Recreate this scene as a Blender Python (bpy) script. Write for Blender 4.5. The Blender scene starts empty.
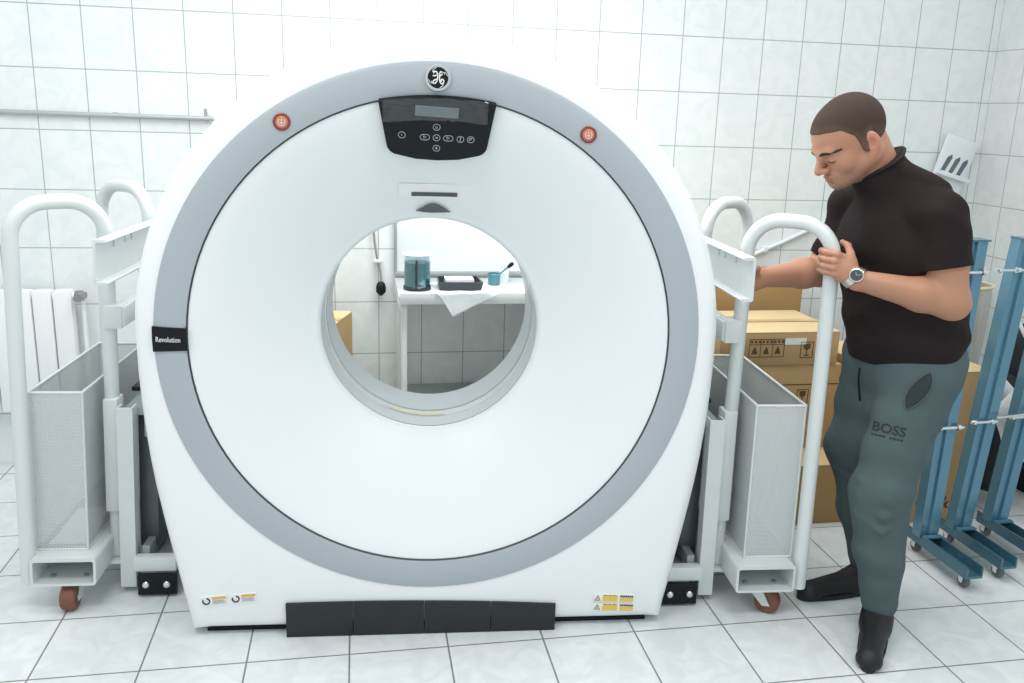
import bpy, bmesh, math, random
import numpy as np
from mathutils import Vector, Matrix
from mathutils.bvhtree import BVHTree
random.seed(7)
PI = math.pi
SC = bpy.context.scene
COL = SC.collection
V = Vector
BETA = 0.0822                      # the room's walls stand a few degrees askew to the scanner
WROT = Matrix.Rotation(BETA, 4, 'Z')

# ------------------------------------------------------------------ materials
def lin(c):
    return tuple(((x / 255) / 12.92 if x / 255 <= .04045 else ((x / 255 + .055) / 1.055) ** 2.4) for x in c)

class NT:
    def __init__(s, name):
        s.m = bpy.data.materials.new(name); s.m.use_nodes = True
        s.t = s.m.node_tree; s.b = s.t.nodes['Principled BSDF']; s.out = s.t.nodes['Material Output']
    def n(s, typ, **kw):
        nd = s.t.nodes.new(typ)
        for k, v in kw.items(): setattr(nd, k, v)
        return nd
    def l(s, a, b): s.t.links.new(a, b)
    def math(s, op, a, b=None):
        nd = s.n('ShaderNodeMath', operation=op)
        for i, x in enumerate((a, b)):
            if x is None: continue
            if isinstance(x, (int, float)): nd.inputs[i].default_value = x
            else: s.l(x, nd.inputs[i])
        return nd.outputs[0]

def mat(name, rgb, rough=.5, metal=0, noise=0, nscale=8, bump=0, bscale=60, spec=.5, coat=0, emit=0):
    k = NT(name); b = k.b
    col = lin(rgb) + (1,)
    b.inputs['Base Color'].default_value = col
    b.inputs['Roughness'].default_value = rough
    b.inputs['Metallic'].default_value = metal
    b.inputs['Specular IOR Level'].default_value = spec
    b.inputs['Coat Weight'].default_value = coat
    if emit:
        b.inputs['Emission Color'].default_value = col; b.inputs['Emission Strength'].default_value = emit
    if noise or bump:
        tc = k.n('ShaderNodeTexCoord')
    if noise:
        nz = k.n('ShaderNodeTexNoise'); nz.inputs['Scale'].default_value = nscale; nz.inputs['Detail'].default_value = 4
        k.l(tc.outputs['Object'], nz.inputs['Vector'])
        mx = k.n('ShaderNodeMix', data_type='RGBA')
        mx.inputs['A'].default_value = tuple(c * (1 - noise) for c in col[:3]) + (1,)
        mx.inputs['B'].default_value = tuple(min(1, c * (1 + noise)) for c in col[:3]) + (1,)
        k.l(nz.outputs['Fac'], mx.inputs['Factor']); k.l(mx.outputs['Result'], b.inputs['Base Color'])
    if bump:
        nb = k.n('ShaderNodeTexNoise'); nb.inputs['Scale'].default_value = bscale; nb.inputs['Detail'].default_value = 3
        k.l(tc.outputs['Object'], nb.inputs['Vector'])
        bp = k.n('ShaderNodeBump'); bp.inputs['Strength'].default_value = bump; bp.inputs['Distance'].default_value = .01
        k.l(nb.outputs['Fac'], bp.inputs['Height']); k.l(bp.outputs['Normal'], b.inputs['Normal'])
    return k.m

def tile_mat(name, rgb_a, rgb_b, grout, w, h, ox, oz, axes, mortar, rough):
    k = NT(name)
    tc = k.n('ShaderNodeTexCoord'); sp = k.n('ShaderNodeSeparateXYZ'); cb = k.n('ShaderNodeCombineXYZ')
    k.l(tc.outputs['Object'], sp.inputs[0])
    k.l(k.math('SUBTRACT', sp.outputs[axes[0]], ox), cb.inputs[0]); k.l(k.math('SUBTRACT', sp.outputs[axes[1]], oz), cb.inputs[1])
    br = k.n('ShaderNodeTexBrick', offset=0.0, squash=1.0)
    br.inputs['Scale'].default_value = 1; br.inputs['Brick Width'].default_value = w; br.inputs['Row Height'].default_value = h
    br.inputs['Mortar Size'].default_value = mortar; br.inputs['Mortar Smooth'].default_value = .1; br.inputs['Bias'].default_value = 0
    k.l(cb.outputs[0], br.inputs['Vector'])
    nz = k.n('ShaderNodeTexNoise'); nz.inputs['Scale'].default_value = 9; nz.inputs['Detail'].default_value = 6; nz.inputs['Distortion'].default_value = 1.6
    k.l(tc.outputs['Object'], nz.inputs['Vector'])
    rp = k.n('ShaderNodeValToRGB'); rp.color_ramp.elements[0].position = .38; rp.color_ramp.elements[1].position = .62
    rp.color_ramp.elements[0].color = lin(rgb_b) + (1,); rp.color_ramp.elements[1].color = lin(rgb_a) + (1,)
    k.l(nz.outputs['Fac'], rp.inputs[0])
    mx = k.n('ShaderNodeMix', data_type='RGBA'); mx.inputs['B'].default_value = lin(grout) + (1,)
    k.l(rp.outputs[0], mx.inputs['A']); k.l(br.outputs['Fac'], mx.inputs['Factor']); k.l(mx.outputs['Result'], k.b.inputs['Base Color'])
    k.b.inputs['Roughness'].default_value = rough
    bp = k.n('ShaderNodeBump', invert=True); bp.inputs['Strength'].default_value = .4; bp.inputs['Distance'].default_value = .003
    k.l(br.outputs['Fac'], bp.inputs['Height']); k.l(bp.outputs['Normal'], k.b.inputs['Normal'])
    return k.m

def perforated(name, rgb, pitch):
    """painted sheet steel with a staggered grid of punched holes"""
    k = NT(name); k.b.inputs['Base Color'].default_value = lin(rgb) + (1,); k.b.inputs['Roughness'].default_value = .45
    k.b.inputs['Metallic'].default_value = .2
    tc = k.n('ShaderNodeTexCoord'); sp = k.n('ShaderNodeSeparateXYZ'); k.l(tc.outputs['Object'], sp.inputs[0])
    f = PI / pitch
    hor = k.math('ADD', sp.outputs[0], sp.outputs[1])
    a = k.math('MULTIPLY', k.math('ADD', hor, sp.outputs[2]), f); b = k.math('MULTIPLY', k.math('SUBTRACT', hor, sp.outputs[2]), f)
    pr = k.math('MULTIPLY', k.math('SINE', a), k.math('SINE', b))
    hole = k.math('GREATER_THAN', k.math('ABSOLUTE', pr), .47)
    tr = k.n('ShaderNodeBsdfTransparent'); ms = k.n('ShaderNodeMixShader')
    k.l(hole, ms.inputs[0]); k.l(k.b.outputs[0], ms.inputs[1]); k.l(tr.outputs[0], ms.inputs[2]); k.l(ms.outputs[0], k.out.inputs[0])
    return k.m

def film(name, rgb, gloss, rough=.1):
    k = NT(name); tr = k.n('ShaderNodeBsdfTransparent'); gl = k.n('ShaderNodeBsdfGlossy'); ms = k.n('ShaderNodeMixShader')
    tr.inputs[0].default_value = lin(rgb) + (1,); gl.inputs['Roughness'].default_value = rough; ms.inputs[0].default_value = gloss
    k.l(tr.outputs[0], ms.inputs[1]); k.l(gl.outputs[0], ms.inputs[2]); k.l(ms.outputs[0], k.out.inputs[0])
    return k.m

def attr_mat(name, rough, spec=.4, sss=0, bump=0, bscale=200):
    k = NT(name); a = k.n('ShaderNodeAttribute', attribute_name='tone')
    k.l(a.outputs['Color'], k.b.inputs['Base Color']); k.b.inputs['Roughness'].default_value = rough
    k.b.inputs['Specular IOR Level'].default_value = spec
    k.b.inputs['Subsurface Weight'].default_value = sss; k.b.inputs['Subsurface Radius'].default_value = (.01, .004, .002)
    k.b.inputs['Subsurface Scale'].default_value = .5
    if bump:
        tc = k.n('ShaderNodeTexCoord'); nb = k.n('ShaderNodeTexNoise'); nb.inputs['Scale'].default_value = bscale
        k.l(tc.outputs['Object'], nb.inputs['Vector'])
        bp = k.n('ShaderNodeBump'); bp.inputs['Strength'].default_value = bump; bp.inputs['Distance'].default_value = .002
        k.l(nb.outputs['Fac'], bp.inputs['Height']); k.l(bp.outputs['Normal'], k.b.inputs['Normal'])
    return k.m

M = dict(
    wall=tile_mat('wall_tile', (236, 241, 241), (228, 236, 236), (166, 176, 176), .2, .25, -1.308 - 4, 1.9855 - 5, (0, 2), .0022, .18),
    wallr=tile_mat('side_wall_tile', (232, 236, 236), (224, 230, 231), (174, 178, 178), .2, .25, -.065, 1.9855 - 5, (1, 2), .0022, .18),
    floor=tile_mat('floor_tile', (224, 229, 230), (213, 219, 221), (124, 128, 130), .3, .3, -1.24 - 9, 2.31 - 9, (0, 1), .0028, .28),
    white=mat('gantry_white', (240, 244, 245), .3, coat=.3),
    cone=mat('cone_white', (233, 239, 240), .38),
    liner=mat('bore_liner', (205, 212, 214), .35),
    seam=mat('seam_dark', (58, 62, 66), .5),
    win=mat('scan_window', (226, 232, 234), .15),
    ring=mat('silver_grey', (173, 182, 188), .34, metal=.15),
    black=mat('black_plastic', (18, 22, 26), .5, spec=.25),
    grille=mat('black_panel', (24, 29, 32), .35, noise=.3),
    screen=mat('dull_screen', (128, 138, 140), .25, noise=.25, nscale=70),
    film=film('clear_film', (228, 232, 234), .09, .06),
    icon=mat('icon_white', (172, 180, 184), .5),
    chrome=mat('chrome', (222, 226, 228), .15, metal=1),
    red=mat('salmon_red', (206, 128, 106), .35), reddk=mat('dark_red_rim', (128, 62, 50), .4),
    label=mat('label_white', (236, 238, 236), .5), yellow=mat('label_yellow', (226, 196, 92), .5), ink=mat('ink', (44, 48, 52), .6),
    orange=mat('label_orange', (224, 172, 96), .5), greyink=mat('grey_ink', (150, 154, 156), .6),
    steel=mat('painted_steel', (214, 220, 220), .38, metal=.05, noise=.04),
    steel2=mat('galvanised', (150, 160, 164), .4, metal=.5, noise=.12, nscale=14),
    dkmetal=mat('dark_steel', (88, 96, 100), .45, metal=.4, noise=.15),
    rod=mat('black_rod', (18, 20, 22), .35),
    perf=perforated('perforated_steel', (220, 225, 226), .0095),
    wheel=mat('brown_rubber', (120, 76, 60), .5, noise=.25, nscale=40),
    grywheel=mat('grey_rubber', (104, 108, 110), .5),
    paper=mat('paper', (238, 240, 244), .6),
    card=mat('cardboard', (186, 154, 108), .75, noise=.08, nscale=5), cardlt=mat('cardboard_lit_top', (214, 190, 146), .75, noise=.06),  # box tops get a paler cardboard, light from above put into the colour
    cardin=mat('brown_print', (92, 70, 44), .8), carddk=mat('tan_cardboard', (160, 128, 82), .8, noise=.1, nscale=4),
    rad=mat('radiator_enamel', (240, 243, 244), .3),
    teal=mat('teal_paint', (92, 140, 162), .25, metal=.35, noise=.08, nscale=3, coat=.4), tealdk=mat('teal_base', (70, 114, 130), .25, metal=.35, coat=.4),
    plate=mat('white_plastic', (232, 238, 242), .4), slot=mat('slot_grey', (98, 110, 116), .6),
    pipe=mat('grey_pipe', (178, 184, 182), .4, metal=.3, noise=.1, nscale=20),
    table=mat('bench_white', (236, 238, 236), .3), tabletop=mat('bench_top', (216, 224, 226), .2), shelf=mat('bench_shelf', (150, 162, 160), .4),
    panel=mat('panel_white', (244, 248, 252), .15), frame=mat('panel_frame', (160, 166, 166), .4),
    tealliq=mat('teal_liquid', (70, 132, 140), .15), tealcup=mat('teal_cup', (84, 138, 150), .3),
    glass=film('clear_glass', (236, 244, 246), .1, .05),
    cloth=mat('white_cloth', (240, 242, 244), .8, bump=.3, bscale=30),
    cable=mat('grey_cable', (150, 150, 146), .5), trayblk=mat('tray_black', (40, 52, 58), .35),
    wicker=mat('cream_wire', (224, 216, 184), .6), bagfilm=film('clear_bag', (236, 234, 230), .45, .6),
    darkbag=mat('dark_fabric', (38, 42, 48), .8, bump=.5, bscale=14), tan=mat('tan_box', (206, 178, 150), .7),
    skin=attr_mat('skin', .48, .35, .06, .05, 260), hair=attr_mat('cropped_hair', .85, .2, 0, .6, 320),
    eyew=mat('eye_white', (225, 220, 214), .2), iris=mat('iris_brown', (48, 32, 24), .2), brow=mat('eyebrow_hair', (44, 34, 28), .9),
    shirt=mat('shirt_brown_black', (36, 28, 29), .85, noise=.12, nscale=20, spec=.2, bump=.5, bscale=11), shirtseam=mat('shirt_seam', (30, 24, 25), .9),
    pants=mat('grey_green_fleece', (80, 95, 98), .85, noise=.08, nscale=26, spec=.2, bump=.55, bscale=9), pocket=mat('pocket_lining', (44, 54, 58), .9),
    print=mat('trouser_print', (36, 44, 48), .7), shoe=mat('black_shoe', (20, 22, 25), .55), sole=mat('shoe_sole', (30, 32, 35), .7),
    silver=mat('watch_steel', (216, 214, 206), .22, metal=.9), dial=mat('watch_dial', (66, 74, 76), .2),
)

# ------------------------------------------------------------------ mesh builder
class MB:
    def __init__(s, xf=None): s.bm = bmesh.new(); s.xf = xf
    def vs(s, pts): return [s.bm.verts.new(p) for p in pts]
    def face(s, vv):
        try: return s.bm.faces.new(vv)
        except ValueError: return None
    def box(s, a, b, bev=0, rot=None, seg=2):
        a, b = V(a), V(b); c = (a + b) / 2; d = b - a
        r = bmesh.ops.create_cube(s.bm, size=1)
        bmesh.ops.scale(s.bm, vec=(abs(d.x), abs(d.y), abs(d.z)), verts=r['verts'])
        vv = r['verts']
        if bev:
            es = list({e for v in vv for e in v.link_edges})
            rb = bmesh.ops.bevel(s.bm, geom=es, offset=bev, segments=seg, profile=.5, affect='EDGES')
            vv = list({v for f in rb['faces'] for v in f.verts} | {v for v in vv if v.is_valid})
        if rot is not None: bmesh.ops.transform(s.bm, matrix=rot, verts=vv)
        bmesh.ops.translate(s.bm, vec=c, verts=vv)
        return s
    def tube(s, pts, r, seg=14, closed=False, cap=True, flat=1, up=None):
        pts = [V(p) for p in pts]; n = len(pts)
        rr = r if isinstance(r, (list, tuple)) else [r] * n
        rings = []; prev = None
        for i, p in enumerate(pts):
            if closed: t = (pts[(i + 1) % n] - pts[i - 1])
            else: t = pts[min(i + 1, n - 1)] - pts[max(i - 1, 0)]
            t.normalize()
            if prev is None:
                a = V(up) if up else (V((0, 0, 1)) if abs(t.z) < .9 else V((1, 0, 0)))
                u = t.cross(a).normalized()
            else:
                u = (prev - t * prev.dot(t)).normalized()
            prev = u; w = t.cross(u)
            rings.append(s.vs([p + (u * math.cos(2 * PI * k / seg) + w * math.sin(2 * PI * k / seg) * flat) * rr[i] for k in range(seg)]))
        m = n if closed else n - 1
        for i in range(m):
            A, B = rings[i], rings[(i + 1) % n]
            for k in range(seg): s.face((A[k], A[(k + 1) % seg], B[(k + 1) % seg], B[k]))
        if cap and not closed: s.face(rings[0][::-1]); s.face(rings[-1])
        return s
    def cyl(s, p0, p1, r0, r1=None, seg=24, bev=0):
        p0, p1 = V(p0), V(p1); r1 = r0 if r1 is None else r1
        if bev:
            d = (p1 - p0).normalized() * bev
            return s.tube([p0, p0, p0 + d, p1 - d, p1, p1], [0.0001, r0 - bev, r0, r1, r1 - bev, .0001], seg, cap=False) if False else s.lathe_dir(p0, p1, [(0, r0 - bev), (bev, r0), ((p1 - p0).length - bev, r1), ((p1 - p0).length, r1 - bev)], seg)
        return s.tube([p0, p1], [r0, r1], seg)
    def lathe_dir(s, p0, p1, prof, seg=24, cap=True):
        """prof: (distance along p0->p1, radius)"""
        t = (V(p1) - V(p0)).normalized(); a = V((0, 0, 1)) if abs(t.z) < .9 else V((1, 0, 0))
        u = t.cross(a).normalized(); w = t.cross(u); rings = []
        for d, r in prof:
            rings.append(s.vs([V(p0) + t * d + (u * math.cos(2 * PI * k / seg) + w * math.sin(2 * PI * k / seg)) * r for k in range(seg)]))
        for A, B in zip(rings, rings[1:]):
            for k in range(seg): s.face((A[k], A[(k + 1) % seg], B[(k + 1) % seg], B[k]))
        if cap: s.face(rings[0][::-1]); s.face(rings[-1])
        return s
    def loft(s, loops, close=True, cap0=False, cap1=False):
        R = [s.vs(l) for l in loops]; n = len(R[0])
        for A, B in zip(R, R[1:]):
            for k in range(n if close else n - 1): s.face((A[k], A[(k + 1) % n], B[(k + 1) % n], B[k]))
        if cap0: s.face(R[0][::-1])
        if cap1: s.face(R[-1])
        return s
    def prism(s, poly, f0, f1):
        """poly of 2D points; f0/f1 map a 2D point to the back and the front face"""
        A = s.vs([f0(p) for p in poly]); B = s.vs([f1(p) for p in poly]); n = len(poly)
        s.face(A[::-1]); s.face(B)
        for k in range(n): s.face((A[k], A[(k + 1) % n], B[(k + 1) % n], B[k]))
        return s
    def sphere(s, c, r, sub=3, sc=(1, 1, 1)):
        q = bmesh.ops.create_icosphere(s.bm, subdivisions=sub, radius=r)
        bmesh.ops.scale(s.bm, vec=sc, verts=q['verts']); bmesh.ops.translate(s.bm, vec=c, verts=q['verts']); return s
    def grid(s, nu, nv, f):
        g = [[s.bm.verts.new(f(i / nu, j / nv)) for j in range(nv + 1)] for i in range(nu + 1)]
        for i in range(nu):
            for j in range(nv): s.face((g[i][j], g[i + 1][j], g[i + 1][j + 1], g[i][j + 1]))
        return s
    def build(s, name, m, parent=None, smooth=35, origin=None, local=False):
        bm = s.bm
        if s.xf is not None: bmesh.ops.transform(bm, matrix=s.xf, verts=bm.verts)
        bmesh.ops.recalc_face_normals(bm, faces=bm.faces)
        me = bpy.data.meshes.new(name); bm.to_mesh(me); bm.free()
        return link(name, me, m, parent, smooth, origin, local)

def wpos(o):
    p = V((0, 0, 0))
    while o: p += o.location; o = o.parent
    return p

def link(name, me, m, parent=None, smooth=35, origin=None, local=False):
    if not local:
        if parent: me.transform(Matrix.Translation(-wpos(parent)))
        else:
            if origin is None:
                co = np.array([v.co[:] for v in me.vertices]); lo, hi = co.min(0), co.max(0)
                origin = V(((lo[0] + hi[0]) / 2, (lo[1] + hi[1]) / 2, lo[2]))
            me.transform(Matrix.Translation(-V(origin)))
    o = bpy.data.objects.new(name, me); COL.objects.link(o)
    if parent: o.parent = parent
    elif not local: o.location = origin
    me.materials.append(M[m] if isinstance(m, str) else m)
    if smooth:
        for p in me.polygons: p.use_smooth = True
        if smooth < 180: me.set_sharp_from_angle(angle=math.radians(smooth))
    return o

def thing(name, label, cat, loc, group=None):
    o = bpy.data.objects.new(name, None); COL.objects.link(o); o.location = loc; o.empty_display_size = .1
    return tag(o, label, cat, group)
def tag(o, label, cat, group=None):
    o['label'] = label; o['category'] = cat
    if group: o['group'] = group
    return o
def struct(o): o['kind'] = 'structure'; return o

def text_mesh(s, size, xf, depth=.0006, bold=0):
    cu = bpy.data.curves.new('lettering', 'FONT'); cu.body = s; cu.size = size; cu.align_x = 'CENTER'; cu.align_y = 'CENTER'
    cu.extrude = depth; cu.offset = bold; cu.resolution_u = 3
    ob = bpy.data.objects.new('lettering', cu); COL.objects.link(ob)
    dg = bpy.context.evaluated_depsgraph_get(); dg.update()
    me = bpy.data.meshes.new_from_object(ob.evaluated_get(dg))
    bpy.data.objects.remove(ob); bpy.data.curves.remove(cu)
    me.transform(xf); return me

def frame_xf(o, x, y):
    """matrix with local x,y axes at origin o"""
    x = V(x).normalized(); z = x.cross(V(y)).normalized(); y = z.cross(x)
    m = Matrix((x, y, z)).transposed().to_4x4(); m.translation = V(o); return m

def bend_path(pts, r, n=8):
    """polyline with rounded corners"""
    pts = [V(p) for p in pts]; out = [pts[0]]
    for i in range(1, len(pts) - 1):
        a, b, c = pts[i - 1], pts[i], pts[i + 1]
        u = (a - b).normalized(); w = (c - b).normalized(); ang = u.angle(w)
        d = min(r / math.tan(ang / 2), (a - b).length * .49, (c - b).length * .49)
        rr = d * math.tan(ang / 2); cen = b + (u + w).normalized() * (rr / math.sin(ang / 2))
        s0 = b + u * d - cen; s1 = b + w * d - cen
        om = s0.angle(s1)
        for k in range(n + 1): out.append(cen + (s0 * math.sin((1 - k / n) * om) + s1 * math.sin(k / n * om)) / math.sin(om))
    out.append(pts[-1]); return out

# ------------------------------------------------------------------ the room (wall frame = scanner frame turned by BETA)
def wall_obj(name, a, b, m):
    mb = MB(); mb.box(a, b); o = mb.build(name, m, None, 0, local=True)
    o.rotation_euler = (0, 0, BETA); return struct(o)
wall_obj('floor', (-4.2, -1.6, -.1), (3.137, 3.935, 0), 'floor')
wall_obj('wall_back', (-4.2, 3.935, 0), (3.257, 4.055, 2.9), 'wall')
wall_obj('wall_right', (3.137, -1.6, 0), (3.257, 3.935, 2.9), 'wallr')

# ------------------------------------------------------------------ the scanner
GX, GZ, YF = .018, .95, 2.40
def outline(t):
    """right half width at angle t (0 = +X, PI/2 = top) -> point of the cover's outline"""
    pts = []
def body_outline(n_arc=72):
    P = []
    # right flank from the bottom up, then the arc over the top, then the left flank
    flank = [(.747, .012), (.760, .08), (.772, .14), (.786, .22), (.802, .31), (.817, .40), (.831, .49), (.842, .58), (.850, .67), (.856, .76), (.859, .85)]
    OX = .021
    for h, z in flank: P.append((OX + h, z))
    for k in range(1, n_arc):
        a = PI * k / n_arc
        P.append((OX + .860 * math.cos(a), GZ + .868 * math.sin(a)))
    for h, z in flank[::-1]: P.append((OX - h, z))
    m = 24
    for k in range(1, m): P.append((OX - .747 + 1.494 * k / m, .012))
    return P
OUT = body_outline()
NO = len(OUT)
def inset(d):
    r = []
    for i, (x, z) in enumerate(OUT):
        a, b = OUT[i - 1], OUT[(i + 1) % NO]
        tx, tz = b[0] - a[0], b[1] - a[1]; L = math.hypot(tx, tz)
        r.append((x - tz / L * d, z + tx / L * d))
    return r
def inset_c(d):     # keeps the two bottom corners tidy
    return [(x, max(z, .012)) for x, z in inset(d)]
def circle_pts(R, zc=GZ):
    r = []
    for x, z in OUT:
        a = math.atan2(z - GZ, x - GX); r.append((GX + R * math.cos(a), zc + R * math.sin(a)))
    return r
gantry = thing('ct_scanner', 'large white ring-shaped medical scanner with silver front ring and dark control panel', 'medical scanner', (GX, 2.85, 0))
mb = MB()
L3 = lambda pts, y: [(x, y, z) for x, z in pts]
YB = 3.24
loops = [L3(circle_pts(.70), 2.43), L3(circle_pts(.70), 2.404), L3(circle_pts(.788), 2.400)]
for d, y in ((.05, 2.403), (.034, 2.408), (.02, 2.418), (.009, 2.434), (.002, 2.456), (0, 2.485)): loops.append(L3(inset_c(d), y))
for d, y in ((0, YB - .08), (.006, YB - .045), (.02, YB - .018), (.045, YB)): loops.append(L3(inset_c(d), y))
loops += [L3(circle_pts(.74), YB + .004), L3(circle_pts(.62, .945), YB + .002), L3(circle_pts(.62, .945), YB - .03)]
mb.loft(loops); mb.build('cover', 'white', gantry, 40)
# silver ring
mb = MB(); N = 120
def ringloop(R, y, zc=GZ, xc=None): return [((GX if xc is None else xc) + R * math.cos(2 * PI * k / N), y, zc + R * math.sin(2 * PI * k / N)) for k in range(N)]
mb.loft([ringloop(.790, 2.406), ringloop(.787, 2.397), ringloop(.775, 2.3935), ringloop(.74, 2.392), ringloop(.706, 2.3935), ringloop(.699, 2.397), ringloop(.697, 2.41)])
mb.build('trim_ring', 'ring', gantry, 40)
mb = MB(); mb.loft([ringloop(.6975, 2.399), ringloop(.6965, 2.3985), ringloop(.6945, 2.4005), ringloop(.6945, 2.43), ringloop(.699, 2.43)]); mb.build('ring_gap', 'seam', gantry, 40)
# the cone into the bore
BR, BZ, BX = .343, .942, .006
def cone_y(r):
    t = max(0, min(1, (.695 - r) / (.695 - BR)))
    return 2.403 + .235 * t ** 1.25
prof = []
for k in range(25):
    r = .695 - (.695 - BR - .018) * k / 24; prof.append((r, cone_y(r), GZ + (BZ - GZ) * k / 24))
y0 = prof[-1][1]
for k in range(1, 9):
    a = PI / 2 * k / 8; prof.append((BR + .018 - .018 * math.sin(a), y0 + .018 * (1 - math.cos(a)) + .012 * k / 8, BZ))
yb = prof[-1][1]
mb = MB(); mb.loft([ringloop(r, y, z, GX + (BX - GX) * (.697 - r) / (.697 - BR)) for r, y, z in prof]); mb.build('front_cone', 'cone', gantry, 180)
def bore_band(name, m, ya, yc, R=BR, par=None):
    q = MB(); q.loft([ringloop(a_, b_, BZ, BX) for a_, b_ in ((R, ya), (R, yc), (R + .012, yc), (R + .012, ya), (R, ya))]); return q.build(name, m, par or gantry, 40)
bore_band('bore_seam', 'seam', yb, yb + .009, BR + .005)
bore_band('bore_liner', 'liner', yb + .008, 2.742)
bore_band('bore_seam', 'seam', 2.740, 2.752, BR + .006)
bore_band('scan_window', 'win', 2.750, 2.800, BR + .001)
bore_band('bore_seam', 'seam', 2.800, 2.815, BR + .006)
bore_band('bore_liner', 'liner', 2.812, 2.985)
mb = MB(); mb.loft([ringloop(BR, 2.985, BZ, BX), ringloop(BR + .01, 3.0, BZ, BX), ringloop(.44, 3.08, BZ, BX), ringloop(.58, 3.18, BZ), ringloop(.622, YB + .002, .945)])
mb.build('rear_cone', 'cone', gantry, 60)
q = MB()                                         # paper strip on the bore's bottom
q.grid(16, 1, lambda u, v: (BX + (BR - .0012) * math.sin(-.42 + .56 * u), 2.755 + .034 * v, BZ - (BR - .0012) * math.cos(-.42 + .56 * u)))
q.build('bore_label', mat('cream_label', (226, 220, 200), .6), gantry, 180)
# bottom black panels
mb_top = lambda x: .103 - .012 * (x - GX) / .42 + .010 * (1 - ((x - GX + .025) / .42) ** 2)
cuts = [-.432, -.226, -.005, .205, .412]
for a, b in zip(cuts, cuts[1:]):
    q = MB(); n = 8
    poly = [(a + .001 + (b - a - .002) * k / n, .002) for k in range(n + 1)] + [(b - .001 - (b - a - .002) * k / n, mb_top(b - .001 - (b - a - .002) * k / n)) for k in range(n + 1)]
    q.prism(poly, lambda p: (p[0], 2.44, p[1]), lambda p: (p[0], 2.393, p[1])); q.build('foot_panel', 'grille', gantry, 0)
q = MB(); q.box((GX - .70, 2.44, 0), (GX + .70, 3.18, .0125), .002); q.build('plinth', 'black', gantry)
# control panel
PO = V((.021, 2.376, 1.638)); PX = V((1, 0, 0)); PD = V((0, .098, -.182)).normalized(); PN = PX.cross(-PD).normalized()
if PN.y > 0: PN = -PN
def pp(s, t, n=0): return PO + PX * s + PD * t + PN * n
poly = []
for k in range(13):
    s = -.167 + .334 * k / 12; poly.append((s * .955, .012 * (s / .167) ** 2))
def rc(cx, ct, r, a0, a1, n=6): return [(cx + r * math.cos(math.radians(a0 + (a1 - a0) * k / n)), ct + r * math.sin(math.radians(a0 + (a1 - a0) * k / n))) for k in range(n + 1)]
poly += rc(.107, .140, .034, 8, 75) + [(.06, .1865), (0, .190), (-.06, .1865)] + rc(-.107, .140, .034, 105, 172)
q = MB(); q.prism(poly, lambda p: pp(p[0] * .97, p[1] * .985, -.05), lambda p: pp(*p)); panel = q.build('control_panel', 'black', gantry, 30)
q = MB(); q.prism([(-.060, .019), (.058, .025), (.057, .056), (-.062, .050)], lambda p: pp(*p, -.002), lambda p: pp(*p, .0012)); q.build('display', 'screen', panel, 0)
def arc(cx, cy, r, a0, a1, n=14): return [(cx + r * math.cos(math.radians(a0 + (a1 - a0) * k / n)), cy + r * math.sin(math.radians(a0 + (a1 - a0) * k / n))) for k in range(n + 1)]
def strokes(lines, w=.0009, par=panel, name='button', m='icon', f=pp, n=.001):
    q = MB()
    for ln in lines: q.tube([f(p[0], p[1], n) for p in ln], w, 6)
    return q.build(name, m, par, 180)
def pill(cx, cy, hx, r): return arc(cx + hx, cy, r, -90, 90) + arc(cx - hx, cy, r, 90, 270) + [(cx + hx, cy - r)]
R0 = .0096
bx, by = -.002, .117
strokes([pill(bx, by, 0, R0), [(bx - .004, by - .0015), (bx + .004, by - .0015)], [(bx - .004, by + .0015), (bx + .004, by + .0015)]])
strokes([pill(bx, by - .033, 0, R0), [(bx - .0035, by - .030), (bx, by - .037), (bx + .0035, by - .030), (bx - .0035, by - .030)]])
strokes([pill(bx, by + .033, 0, R0), [(bx - .0035, by + .031), (bx, by + .037), (bx + .0035, by + .031)], [(bx, by + .028), (bx, by + .036)]])
strokes([pill(bx - .0325, by - .001, .0045, R0 * .9), [(bx - .036, by - .006), (bx - .029, by - .001), (bx - .036, by + .004), (bx - .036, by - .006)]])
strokes([pill(bx + .0325, by + .001, .0045, R0 * .9), [(bx + .029, by - .004), (bx + .036, by + .001), (bx + .029, by + .006), (bx + .029, by - .004)]])
strokes([pill(bx + .0665, by + .003, 0, R0), [(bx + .0665, by - .003), (bx + .0665, by + .009)], [(bx + .064, by - .002), (bx + .069, by - .002)], [(bx + .064, by + .008), (bx + .069, by + .008)]])
strokes([pill(bx + .0955, by + .003, 0, R0), [(bx + .091, by + .007), (bx + .1, by - .001)], arc(bx + .0955, by + .003, .0045, 150, 330, 8)])
strokes([pill(bx - .096, by - .006, 0, R0), [(bx - .096, by - .003), (bx - .096, by - .009)]])
q = MB()
def wr(u, v):
    s = -.148 + .285 * u; t = -.004 + .066 * v
    h = .005 + .0035 * math.sin(23 * u + 9 * v) * math.sin(7 * u - 14 * v) + .003 * math.sin(60 * u * v + 8 * u) * math.sin(5 * u + 17 * v)
    return pp(s, t + .012 * (s / .167) ** 2, h)
q.grid(40, 16, wr); q.build('protective_film', 'film', panel, 180)
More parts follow.
